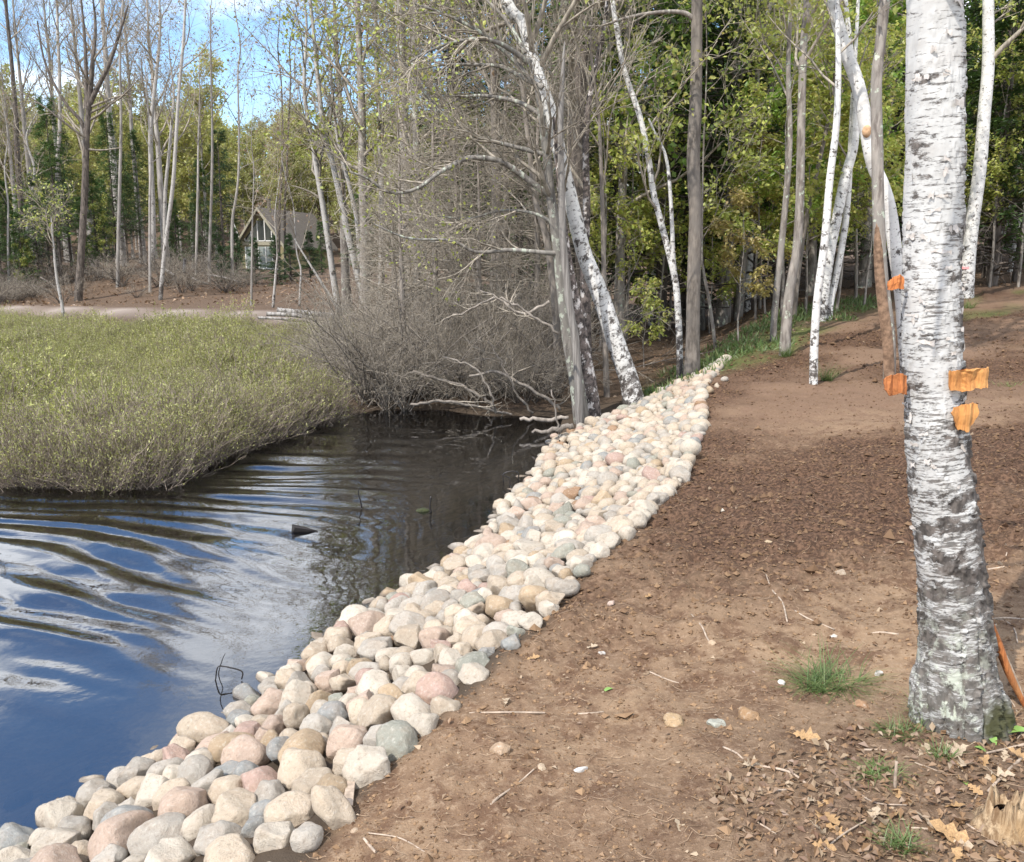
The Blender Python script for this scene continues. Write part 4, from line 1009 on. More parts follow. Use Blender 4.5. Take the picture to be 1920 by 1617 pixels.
# --- trees beyond the marsh
L_ = [('dark-barked forked tree standing tall at the sandy path', [(146, 566), (152, 480), (158, 380), (161, 300), (163, 245), (168, 190)], [9.5, 8, 7.5, 7, 6.5, 6], 'dark', [([(162, 255), (150, 225), (120, 190), (85, 120), (70, 40)], 4), ([(166, 200), (185, 160), (205, 120), (225, 60), (240, 10)], 5), ([(160, 300), (140, 240), (110, 210)], 2.4), ([(163, 280), (190, 282), (230, 277)], 2.2), ([(164, 205), (162, 140), (158, 60), (150, -20)], 4.5), ([(172, 200), (215, 183), (240, 178)], 2.5)]),
      ('grey-white trunk standing left in the pair on the leafy bank', [(285, 515), (287, 440), (286, 380), (283, 300), (283, 235), (292, 150), (300, 60)], [6.5, 6, 6, 5.5, 5, 4, 3], 'birch_far', None),
      ('pale trunk slanting from the path beside the pair on the bank', [(300, 563), (306, 500), (314, 430), (324, 350), (329, 280), (335, 180), (345, 60)], [5, 5, 4.5, 4.5, 4, 3.5, 3], 'birch_far', None),
      ('scarred trunk with a dark burl, behind the slanting pale trunk', [(309, 500), (309, 440), (310, 360), (318, 280), (321, 240)], [4.5, 4.5, 4, 3.5, 3], 'birch_far', None),
      ('thin grey trunk at the path left of the leafy bank', [(281, 550), (281, 470), (281, 380), (282, 300)], [3.5, 3.2, 3, 2.5], 'fartrunk', None),
      ('slim straight trunk up the bank right of the slanting pale trunk', [(392, 530), (394, 440), (397, 350), (398, 250), (396, 150)], [3.5, 3.2, 3, 2.5, 2], 'fartrunk', None),
      ('thin dark trunk on the bank left of the little spruces', [(367, 520), (369, 440), (371, 350), (372, 260)], [3, 3, 2.5, 2], 'fartrunk', None),
      ('crooked thin trunk beside the dark spruce left of the cabin', [(435, 520), (435, 450), (436, 410), (441, 380), (447, 330), (448, 240), (446, 140)], [3.4, 3.2, 3, 2.8, 2.5, 2.2, 1.8], 'fartrunk', None),
      ('thin pale stem rising from the path in front of the cabin', [(471, 574), (472, 510), (473, 440), (474, 395)], [2.8, 2.5, 2, 1.6], 'fartrunk', None),
      ('dark stem crossing the cabin roof, left in the crossing pair', [(521, 480), (524, 400), (528, 330), (530, 240), (527, 150)], [2.8, 2.6, 2.4, 2.0, 1.6], 'dark', None),
      ('dark stem crossing the cabin roof, right in the crossing pair', [(532, 470), (534, 400), (537, 330), (540, 250), (545, 150)], [2.8, 2.6, 2.4, 2.0, 1.6], 'dark', None),
      ('pale crooked stem in front of the cabin spruces', [(511, 578), (515, 540), (518, 500), (520, 470)], [3.5, 3, 2.4, 1.6], 'birch_far', None),
      ('pale stem leaning from the path right of the cabin', [(561, 575), (563, 540), (564, 505), (556, 470)], [2.6, 2.4, 2, 1.6], 'birch_far', None),
      ('grey trunk left of the dark forked tree, up in the conifers', [(101, 420), (107, 330), (112, 240), (112, 150), (108, 60)], [4.5, 4.2, 4, 3.5, 3], 'fartrunk', None),
      ('pale birch trunk low at the left among dark conifers', [(42, 510), (48, 460), (54, 410), (57, 380)], [4.5, 4.2, 4, 3.5], 'birch_far', None),
      ('thin white trunk at the far left by the brush pile', [(17, 552), (16, 500), (15, 440), (15, 380)], [2.8, 2.6, 2.4, 2], 'birch_far', None),
      ('thick brown trunk at the far left rising over the conifers', [(38, 400), (33, 300), (30, 220), (22, 120), (12, 20)], [7, 6, 5, 4, 3.5], 'dark', None),
      ('grey trunk on the bank between the dark forked tree and the pair', [(220, 540), (222, 440), (225, 330), (227, 230), (225, 120)], [4, 3.8, 3.5, 3, 2.6], 'fartrunk', None)]
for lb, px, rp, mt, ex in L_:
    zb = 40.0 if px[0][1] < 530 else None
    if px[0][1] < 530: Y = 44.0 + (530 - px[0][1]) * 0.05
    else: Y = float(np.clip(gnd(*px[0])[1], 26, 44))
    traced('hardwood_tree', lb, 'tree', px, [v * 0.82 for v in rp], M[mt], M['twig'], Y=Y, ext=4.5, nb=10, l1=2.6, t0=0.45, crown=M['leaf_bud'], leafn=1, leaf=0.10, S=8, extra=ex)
traced('birch_sapling', 'small crooked white birch standing alone in the marsh', 'sapling', [(123, 612), (116, 570), (108, 530), (103, 490), (101, 460), (98, 440)], [3.2, 3.0, 2.6, 2.2, 1.8, 1.2], M['birch_far'], M['twig'], Y=27, ext=1.0, nb=14, l1=1.2, t0=0.45, crown=M['leaf_spring'], leafn=1, leaf=0.09, S=7)
for k in range(9):
    px = -40 + k * 46 + random.uniform(-12, 12); y = random.uniform(46, 62)
    autolabel(place('bare', k, px_x(px, y), y, 'tree', 'leafless_tree', 'tree', 'leafless trees beyond the marsh', random.uniform(0.8, 1.1)), 'tall grey leafless tree', LAND_L)
for k in range(24):
    px = [-20, 20, 60, 90, 130, 175, 200, 235, 40, 110, 255, 345, 395, 680, 700, 0, 150, 215, 70, 280, 330, 380, -50, 610][k]; y = [41, 43, 42, 44, 43, 45, 44, 46, 48, 49, 50, 52, 50, 60, 58, 46, 50, 52, 53, 56, 60, 62, 44, 66][k]
    autolabel(place('hemlock', k, px_x(px, y), y, 'conifer', 'conifer', 'tree', 'dark conifers beyond the marsh', 0.36 + 0.22 * random.random()), 'dark conifer beyond the marsh', LAND_L)
for px, y, s, lb in [(432, 62, 1.35, 'blue-green spruce standing left of the cabin'), (452, 46, 0.7, 'low bushy spruce in front of the cabin corner'), (487, 44, 0.6, 'low bushy spruce under the cabin windows'), (552, 46, 0.62, 'dark bushy spruce right of the cabin windows'), (588, 60, 0.8, 'dark spruce against the cabin roof'), (525, 43, 0.62, 'small spruce at the path below the cabin'), (425, 44, 0.45, 'smallest spruce on the bank left of the cabin')]:
    place('spruce', 1 if s < 1 else 0, px_x(px, y), y, lb, 'spruce_tree', 'tree', None, s * (1.0 if s >= 1 else 1.0))
for k in range(46):
    px = -60 + k * 16.5 + random.uniform(-8, 8); y = random.uniform(66, 98) if not 430 < px < 640 else random.uniform(122, 150)
    autolabel(place('hill', k, px_x(px, y), y, 'tree', 'hardwood_tree', 'tree', 'budding trees on the wooded hill', random.uniform(0.68, 0.92)), 'yellow-green budding hill tree', LAND_L, 'far behind')

def scatter(name, label, pts, rot, scl, idx, sources):
    """one object: copies of source meshes spread over points by geometry nodes"""
    me = bpy.data.meshes.new(name)
    me.vertices.add(len(pts)); me.vertices.foreach_set('co', np.asarray(pts, np.float32).ravel())
    a = me.attributes.new('rot', 'FLOAT_VECTOR', 'POINT'); a.data.foreach_set('vector', np.asarray(rot, np.float32).ravel())
    a = me.attributes.new('scl', 'FLOAT', 'POINT'); a.data.foreach_set('value', np.asarray(scl, np.float32).ravel())
    a = me.attributes.new('idx', 'INT', 'POINT'); a.data.foreach_set('value', np.asarray(idx, np.int32).ravel())
    o = link(name, me); tag(o, label, kind='stuff')
    ng = bpy.data.node_groups.new(name, 'GeometryNodeTree')
    ng.interface.new_socket('Geometry', in_out='INPUT', socket_type='NodeSocketGeometry')
    ng.interface.new_socket('Geometry', in_out='OUTPUT', socket_type='NodeSocketGeometry')
    N = ng.nodes; gi = N.new('NodeGroupInput'); go = N.new('NodeGroupOutput')
    j = N.new('GeometryNodeGeometryToInstance')
    for s in reversed(sources):
        oi = N.new('GeometryNodeObjectInfo'); oi.inputs['Object'].default_value = s
        ng.links.new(oi.outputs['Geometry'], j.inputs[0])
    ip = N.new('GeometryNodeInstanceOnPoints'); ip.inputs['Pick Instance'].default_value = True
    def na(n, t):
        q = N.new('GeometryNodeInputNamedAttribute'); q.data_type = t; q.inputs[0].default_value = n
        return [x for x in q.outputs if x.enabled][0]
    ng.links.new(gi.outputs[0], ip.inputs['Points']); ng.links.new(j.outputs[0], ip.inputs['Instance'])
    ng.links.new(na('idx', 'INT'), ip.inputs['Instance Index'])
    ng.links.new(na('rot', 'FLOAT_VECTOR'), ip.inputs['Rotation']); ng.links.new(na('scl', 'FLOAT'), ip.inputs['Scale'])
    ng.links.new(ip.outputs[0], go.inputs[0])
    md = o.modifiers.new('scatter', 'NODES'); md.node_group = ng
    return o

def joined(parts, name):
    """one unlinked mesh object made of the parts of a tree (a source for scatter)"""
    bm = bmesh.new(); mats = []
    me = bpy.data.meshes.new(name)
    for k, (pn, pm) in enumerate(parts):
        n0 = len(bm.faces); bm.from_mesh(pm); bm.faces.ensure_lookup_table()
        for f in bm.faces[n0:]: f.material_index = k
        me.materials.append(pm.materials[0])
    bm.to_mesh(me); bm.free()
    return bpy.data.objects.new(name, me)

src = [joined(p, 'far_tree') for p in PR['hill'] + PR['hemlock'][:2] + PR['spring'][:1]]
n = 420
y = rng.uniform(100, 230, n); px = rng.uniform(-350, 1000, n); x = (px - 960) / F * y
ok = ~((y < 125) & (px > 400) & (px < 660))
x, y = x[ok], y[ok]
scatter('far_woods', 'yellow-green budding woods covering the far hillside', np.stack([x, y, height(x, y) - 0.2], -1), np.stack([0 * x, 0 * x, rng.uniform(0, 6.28, len(x))], -1), rng.uniform(0.8, 1.25, len(x)), np.where(rng.uniform(size=len(x)) < 0.1, 3, rng.integers(0, 3, len(x))), src)
n = 70
y = rng.uniform(38, 80, n); x = rng.uniform(-0.05, 0.75, n) * y
scatter('deep_woods', 'dense dark conifer and hardwood woods behind the birches', np.stack([x, y, height(x, y) - 0.2], -1), np.stack([0 * x, 0 * x, rng.uniform(0, 6.28, n)], -1), rng.uniform(0.8, 1.25, n), rng.choice([3, 4, 5, 3, 4], n), src)
n = 70
y = rng.uniform(30, 75, n); x = rng.uniform(0.72, 1.6, n) * y
x[:25] = rng.uniform(-1.6, -0.72, 25) * y[:25]
scatter('side_woods', 'mixed woods continuing to both sides', np.stack([x, y, height(x, y) - 0.2], -1), np.stack([0 * x, 0 * x, rng.uniform(0, 6.28, n)], -1), rng.uniform(0.8, 1.25, n), rng.choice([0, 3, 4, 5, 1], n), src)

# ------------------------------------------------------------------ cabin beyond the marsh
def box(g, x0, x1, y0, y1, z0, z1, m=0):
    v = [(x0, y0, z0), (x1, y0, z0), (x1, y1, z0), (x0, y1, z0), (x0, y0, z1), (x1, y0, z1), (x1, y1, z1), (x0, y1, z1)]
    g.add(v, [(0, 3, 2, 1), (4, 5, 6, 7), (0, 1, 5, 4), (1, 2, 6, 5), (2, 3, 7, 6), (3, 0, 4, 7)], m=m)
def build_cabin():
    Y = 105.0; c = at(494, 512, Y)
    t = thing('cabin', 'tan gable-fronted cabin with tall windows half hidden among the trees', 'cabin', (c[0], Y, c[2] - 0.4), math.radians(-12))
    wallm = plain_mat('cabin_siding', (0.25, 0.215, 0.115), 0.85, 0.15, 3); roofm = plain_mat('cabin_roof', (0.14, 0.118, 0.095), 0.9, 0.15, 4)
    trim = plain_mat('cabin_trim', (0.30, 0.275, 0.20), 0.7, 0.05); white = plain_mat('cabin_mullion', (0.75, 0.74, 0.70), 0.6, 0.03)
    glass, nt, p = new_mat('window_glass'); p.inputs['Base Color'].default_value = (0.03, 0.035, 0.035, 1); p.inputs['Roughness'].default_value = 0.08; p.inputs['Specular IOR Level'].default_value = 0.8
    cur = plain_mat('curtain', (0.24, 0.27, 0.25), 0.9, 0.1, 3)
    hw, D, ze, za = 2.75, 14.0, 3.9, 7.7
    g = Geo()
    pr = [(-hw, 0), (hw, 0), (hw, ze), (0, za - 0.15), (-hw, ze)]
    v = [(x, y, z) for y in (0, D) for x, z in pr]
    g.add(v, [(0, 1, 6, 5), (1, 2, 7, 6), (4, 0, 5, 9), (0, 4, 2, 1), (5, 6, 7, 9)], t=[(4, 3, 2), (9, 7, 8)])
    g.obj('wall', wallm, t, False)
    sl = (za - ze) / hw
    for s in (-1, 1):
        g = Geo(); e = hw + 0.55
        a = [(0, za + 0.12), (s * e, za + 0.12 - sl * e), (s * e, za - 0.08 - sl * e), (0, za - 0.10)]
        v = [(x, y, z) for y in (-0.75, D + 0.5) for x, z in a]
        g.add(v, [(0, 1, 2, 3), (4, 7, 6, 5), (0, 4, 5, 1), (1, 5, 6, 2), (2, 6, 7, 3), (3, 7, 4, 0)])
        r = g.obj('roof', roofm, t, False)
        g = Geo()
        a2 = [(0, za + 0.13), (s * e, za + 0.13 - sl * e), (s * e, za - 0.25 - sl * e), (0, za - 0.27)]
        v = [(x, y, z) for y in (-0.82, -0.755) for x, z in a2]
        g.add(v, [(0, 1, 2, 3), (4, 7, 6, 5), (0, 4, 5, 1), (1, 5, 6, 2), (2, 6, 7, 3), (3, 7, 4, 0)]); g.obj('barge_board', trim, t, False)
    g = Geo(); tube(g, [(0, 2.2, za - 0.3), (0, 2.2, za + 1.0)], [0.22, 0.22], 10); ch = g.obj('chimney', roofm, t)
    g = Geo(); tube(g, [(0, 2.2, za + 1.0), (0, 2.2, za + 1.25)], [0.32, 0.34], 10); g.obj('cap', plain_mat('chimney_cap', (0.08, 0.07, 0.06)), ch)
    xs = [-2.1, -1.3, -0.45, 0.45, 1.3, 2.1]
    for k in range(5):
        w = thing('window', None, None); w.parent = t
        del w
    g = Geo(); box(g, -2.45, 2.45, -0.10, -0.02, 3.55, 3.95); g.obj('beam', trim, t, False)
    for k in range(5):
        a, b = xs[k], xs[k + 1]
        for lo in (True, False):
            z0, z1a, z1b = (0.9, 3.4, 3.4) if lo else (4.1, za - 0.75 - sl * abs(a), za - 0.75 - sl * abs(b))
            if not lo and min(z1a, z1b) < 4.3: z1a, z1b = max(z1a, 4.35), max(z1b, 4.35)
            g = Geo()
            for xx, zt in ((a, z1a), (b, z1b)): box(g, xx - 0.055, xx + 0.055 - 0.002 * k, -0.09 - 0.003 * k, -0.012, z0, zt)
            box(g, a + 0.055, b - 0.055, -0.085, -0.012, z0 - 0.1, z0)
            wd = g.obj('window', white, t, False)
            g = Geo()
            g.add([(a + 0.05, -0.03, z0), (b - 0.05, -0.03, z0), (b - 0.05, -0.03, z1b), (a + 0.05, -0.03, z1a)], [(0, 1, 2, 3)])
            g.obj('pane', cur if lo and k in (0, 2, 3) else glass, wd, False)
    g = Geo(); th = np.linspace(0, 2 * PI, 17)[:-1]
    v = [(0, 0, 0)] + [(0.62 * math.cos(a), 0.16, 0.62 * math.sin(a)) for a in th]; v = [(x - 4.2, y - 0.7, z + 7.3) for x, y, z in v]
    g.add(v, t=[(0, 1 + k, 1 + (k + 1) % 16) for k in range(16)] + [(0, 1 + (k + 1) % 16, 1 + k) for k in range(16)])
    g.add(*sweep([(-4.2, -0.5, 7.2), (-3.6, 0.1, 6.4), (-2.9, 0.1, 4.4)], [0.05, 0.05, 0.05], 6)[:2])
    g.obj('satellite_dish', white, t)
build_cabin()
for o in [o for o in C.objects if o.name.startswith('window') and o.type == 'EMPTY']: bpy.data.objects.remove(o)

# ------------------------------------------------------------------ logs and fallen wood
def stick(name, label, cat, px, rpx, mat, Y=None, z=None, S=7, twigs=0, group=None, lift=0.0, wob=0.0):
    P = []
    for k, (x, y) in enumerate(px):
        if Y is not None: P.append(at(x, y, Y if np.isscalar(Y) else Y[k]))
        elif z is not None: P.append(onwater(x, y, z))
        else: q = gnd(x, y, lift); P.append(q)
    P = np.array(P); d = P[:, 1].mean()
    b = P[0].copy(); P = curve(P - b, max(6, len(P) * 4))
    if wob: P[1:-1] += rng.normal(0, wob, (len(P) - 2, 3))
    r = np.interp(np.linspace(0, 1, len(P)), np.linspace(0, 1, len(rpx)), rpx) * d / F
    g = Geo(); V, Q, L = sweep(P, r, S); g.add(V, Q, len=L, rough=np.full(len(L), 0.55))
    nV = len(P) * S
    g.add(V[:S].mean(0, keepdims=True), len=[0], rough=[1]); g.add(V[-S:].mean(0, keepdims=True), len=[0], rough=[1])
    g.t += [np.array([[nV, (k + 1) % S, k] for k in range(S)]), np.array([[nV + 1, nV - S + k, nV - S + (k + 1) % S] for k in range(S)])]; g.tm += [np.zeros(S), np.zeros(S)]
    o = g.obj(name, mat); o.location = b
    tag(o, label, cat, group)
    if twigs:
        b2 = grow(P, r, twigs, 0.2, 1.0, np.linalg.norm(P[-1] - P[0]) * 0.35, 0.8, 5, 0.6, (0, 0, 0.05), 0.2, 0.3, rmin=0.003)
        b3 = grow(*b2, 4, 0.2, 1, np.linalg.norm(P[-1] - P[0]) * 0.14, 0.8, 3, 0.6, (0, 0, 0.03), 0.2, 0.3, rmin=0.002)
        gt = Geo(); tube(gt, *b2, 4); tube(gt, *b3, 3); gt.obj('twigs', M['twig'], o)
    return o
YL = 26.5
for k, (lb, px, rp) in enumerate([('longest pale birch log on top of the pile at the marsh edge', [(520, 582), (580, 588), (640, 594)], [5, 5, 4.5]),
        ('grey log with a sawn end left in the log pile', [(500, 589), (545, 591), (588, 597)], [4, 4, 3.5]), ('weathered log lowest in front of the log pile', [(540, 607), (600, 610), (634, 612)], [3.5, 3.5, 3]),
        ('dark log in the middle of the log pile', [(530, 599), (590, 603), (642, 604)], [3.2, 3.2, 3]), ('short pale log at the left end of the log pile', [(484, 596), (510, 597), (545, 599)], [2.6, 2.6, 2.2]),
        ('thin pole propped against the log pile', [(566, 591), (573, 600), (580, 609)], [1.4, 1.2, 1])]):
    stick('birch_log', lb, 'log', px, rp, M['birch_far'] if k in (0, 1, 2, 4) else M['brown'], Y=YL - 0.25 * k, S=9)
for lb, px, rp, mt in [('dark beam edging the sandy path', [(222, 578), (270, 579), (320, 576)], [2.4, 2.2, 2.0], 'dark'), ('second dark beam edging the path, nearer the logs', [(345, 579), (400, 580), (450, 582)], [2.2, 2.2, 1.8], 'dark'),
        ('white broken log on the leafy bank with a raised end', [(308, 505), (318, 511), (326, 517)], [2.6, 2.6, 2.4], 'birch_far'), ('short white upright stump on the leafy bank', [(344, 512), (346, 498), (347, 486)], [3, 2.8, 2.6], 'birch_far'),
        ('pale log lying down the leafy bank', [(360, 522), (375, 528), (390, 533)], [2, 2, 1.6], 'birch_far'), ('pale pole lying across the bank toward the cabin', [(388, 515), (420, 521), (450, 529)], [1.6, 1.6, 1.2], 'birch_far'),
        ('grey pole sloping through the brush at the far left', [(62, 535), (90, 545), (106, 553)], [1.4, 1.4, 1], 'twig_pale'), ('grey pole leaning across the brush by the dark forked tree', [(76, 520), (100, 536), (120, 560)], [1.5, 1.4, 1.2], 'twig_pale')]:
    stick('fallen_log', lb, 'log', px, rp, M[mt], Y=37.0 if px[0][1] > 570 else 41.5, S=7)
for k in range(36):
    px = random.uniform(-30, 470); y = random.uniform(37, 45)
    autolabel(place('brush', k, px_x(px, y), y, 'brush', 'brush_pile', 'brush', 'brush at the foot of the far woods', random.uniform(0.4, 0.8)), 'tangled dark brush', LAND_L, 'by')
wood = [('long pale fallen branch arched along the cove head', [(775, 695), (800, 705), (850, 720), (900, 742), (930, 768)], [3, 4, 4.5, 4.5, 4], 12.6, 6),
        ('grey fallen branch reaching right over the cove mud', [(880, 705), (930, 700), (980, 720), (1020, 745), (1050, 770)], [3, 4, 4, 4.5, 4], 12.3, 5),
        ('bleached branch lying low at the water edge', [(770, 758), (820, 752), (870, 757), (930, 772), (960, 778)], [3.5, 4, 4, 3.5, 2.5], 12.1, 5),
        ('pale thin branch leaning up from the cove mud', [(1000, 775), (970, 740), (950, 700), (930, 660), (915, 640)], [3.5, 3, 2.5, 2, 1.5], 12.2, 4),
        ('forked dead branch drooping to the water', [(930, 775), (920, 740), (900, 700), (870, 680), (830, 670)], [3.5, 3, 3, 2.5, 2], 12.0, 5),
        ('bleached log lying behind the strayed stones', [(975, 787), (1020, 786), (1066, 783)], [5, 6, 5], 11.2, 0),
        ('pale round log end beside the trunk pair foot', [(998, 812), (1040, 806), (1075, 799)], [4, 7, 8], 10.4, 0),
        ('thin leaning stake at the trunk pair foot', [(1050, 828), (1044, 790), (1036, 740), (1033, 715)], [3, 2.6, 2, 1.5], 9.6, 0),
        ('dead grey limb hanging out over the cove', [(1030, 475 + 90), (980, 590), (930, 560), (880, 580), (830, 600)], [4, 3.6, 3, 2.4, 1.6], 11.4, 6),
        ('dead limb sweeping down beside the grey stem', [(1046, 625), (1010, 600), (970, 575), (940, 560), (900, 545)], [4, 3.5, 3, 2.5, 1.8], 11.0, 6)]
for lb, px, rp, Y, tw in wood:
    stick('fallen_branch', lb, 'branch', px, [v * 0.72 for v in rp], M['twig_pale'], Y=Y, S=7, twigs=tw, wob=0.012)

# things in the water
p = onwater(572, 996)
g = Geo(); g.add([(-0.115, 0, -0.03), (0.12, -0.02, -0.03), (0.0, 0.10, -0.03), (-0.105, 0.01, 0.055), (0.105, -0.005, 0.004), (-0.02, 0.07, 0.018), (-0.075, -0.02, 0.035)],
                 [(0, 1, 4, 6)], t=[(0, 6, 3), (6, 4, 3), (4, 5, 3), (1, 2, 5), (1, 5, 4), (2, 0, 3), (2, 3, 5), (0, 2, 1)])
o = g.obj('driftwood', M['blackwood'], None, False); o.location = p; tag(o, 'black wedge of wet wood poking out of the rippled water', 'driftwood')
st = stick('stick', 'broken stick standing out of the pond beside a mossy lump', 'stick', [(808, 962), (806, 948), (808, 931)], [2.4, 2.2, 2.0], M['blackwood'], Y=float(onwater(806, 962)[1]))
p = onwater(794, 958); v = stone_shape(ico2, 'angular', 71); o = Geo().add(v * np.array([0.075, 0.05, 0.045]), t=tri2).obj('mossy_lump', M['moss']); o.location = p; tag(o, 'mossy lump of root at the broken stick in the pond', 'root')
for lb, px, rp in [('thin crooked twig standing in the pond left of the broken stick', [(678, 952), (676, 940), (672, 925), (674, 915)], [1.8, 1.6, 1.2, 0.8]),
                   ('hooked twig arching from the pond near the stones', [(972, 905), (970, 885), (945, 888), (944, 905)], [1.5, 1.5, 1.3, 1.1]),
                   ('bent twig beside the hooked twig near the stones', [(955, 915), (956, 898), (948, 893), (940, 890)], [1.5, 1.4, 1.2, 0.9]),
                   ('dark bare twig tangle in the water near the bank', [(404, 1276), (408, 1252), (420, 1250), (446, 1256), (455, 1262), (453, 1274)], [1.3, 1.5, 1.5, 1.6, 1.6, 1.5]),
                   ('twig poking up in the tangle near the bank', [(418, 1290), (410, 1265), (416, 1240), (422, 1226)], [1.0, 1.1, 1.0, 0.7]),
                   ('thin twig at the waterline against the pink stone', [(212, 1478), (228, 1456), (250, 1452)], [1.4, 1.3, 0.9])]:
    yy = float(onwater(*px[0])[1]); stick('twig', lb, 'twig', px, rp, M['blackwood'], Y=yy, S=5)

finish_labels()

# ------------------------------------------------------------------ marsh shrubs
def marsh_clump(ns, nl, h, lean):
    base = np.zeros((ns, 2, 3)); base[:, :, :2] = rng.normal(0, 0.13, (ns, 1, 2)); base[:, 1, 2] = 0.1
    b1 = grow(base, np.full((ns, 2), 0.0042), 1, 0, 0.2, h, lean, 6, 1.0, (0, 0, 0.06), 0.16, rmin=0.0022)
    b2 = grow(*b1, 4, 0.35, 1, h * 0.36, 0.6, 4, 0.8, (0, 0, 0.12), 0.12, 0.3, rmin=0.0016)
    g = Geo(); tube(g, *b1, 3, 0); tube(g, *b2, 3, 0)
    c, d = on_branches(b2[0], nl, 0.15, 0.008)
    V, Q = leafq(c, 0.036, 0.42, 0.15, d + np.array([0, 0, 0.6]), 0.5); g.add(V, Q, m=1)
    return bpy.data.objects.new('marsh_clump', g.mesh('marsh_clump', [M['marsh_stem'], M['marsh_leaf']], False))
msrc = [marsh_clump(20, 7, 0.62, 0.35), marsh_clump(20, 9, 0.58, 0.3), marsh_clump(24, 3, 0.66, 0.55), marsh_clump(28, 1, 0.62, 0.8)]
def build_marsh():
    r = np.random.default_rng(21)
    xs, ys, ss, ix = [], [], [], []
    def put(n, y0, y1, sc0):
        y = r.uniform(y0, y1, n); x = r.uniform(-0.78, -0.02, n) * y
        e = y - yb(x); q = y - ypath(x); az = x / y
        ok = (e > 0.08) & (q < -5.0) & (x < -2.5 - 0.13 * (y - 12.5) * (y > 12.5) + 0.5 * vnoise(x, y, 9))
        x, y, e = x[ok], y[ok], e[ok]
        s = sc0 * np.exp(r.normal(0, 0.25, len(x))) * np.where(r.uniform(size=len(x)) < 0.05, 1.3, 1.0) * (0.82 + 0.36 * vnoise(x * 0.9, y * 0.9, 91)) * (0.6 + 0.4 * smooth(0.0, 0.7, e))
        bare = 1 - smooth(0.2, 2.6, e + 0.8 * vnoise(x * 0.9, y * 0.9, 93)) + smooth(0.45, 0.7, vnoise(x * 0.35, y * 0.5, 95)) * 0.6 + 0.8 * (1 - smooth(1.0, 2.6, (-2.5 - 0.13 * np.maximum(0, y - 12.5)) - x))
        u = r.uniform(0, 1, len(x))
        k = np.where(u < bare * 0.8, np.where(r.uniform(size=len(x)) < 0.5 * bare, 3, 2), np.where(r.uniform(size=len(x)) < 0.5, 0, 1))
        xs.append(x); ys.append(y); ss.append(s); ix.append(k)
    put(2900, 8.3, 13, 0.60); put(3600, 13, 20, 0.60); put(4600, 20, 36, 0.60)
    # dense fringe leaning over the water
    x = r.uniform(-8, -2.6, 900); y = yb(x) + r.uniform(-0.05, 0.35, 900)
    m = x < -3.45; x2 = r.uniform(-3.5, -1.9, 0)
    xs.append(x); ys.append(y); ss.append(r.uniform(0.45, 0.85, 900)); ix.append(r.choice([2, 3, 3, 2], 900))
    y = r.uniform(8.7, 12.5, 420); x = np.interp(y, [8.53, 9.35, 10.51, 11.56, 12.17, 12.6], [-3.49, -3.4, -3.15, -2.95, -2.75, -2.6]) - r.uniform(0, 0.4, 420)
    xs.append(x); ys.append(y); ss.append(r.uniform(0.4, 0.75, 420)); ix.append(r.choice([2, 3, 0, 1], 420))
    x = np.concatenate(xs); y = np.concatenate(ys); s = np.concatenate(ss); k = np.concatenate(ix)
    z = np.maximum(height(x, y), -0.05) - 0.02
    rot = np.stack([r.normal(0, 0.12, len(x)), r.normal(0, 0.12, len(x)), r.uniform(0, 6.28, len(x))], -1)
    scatter('marsh_shrubs', 'olive-green knee-high marsh shrubs with grey-brown stems', np.stack([x, y, z], -1), rot, s, k, msrc)
build_marsh()

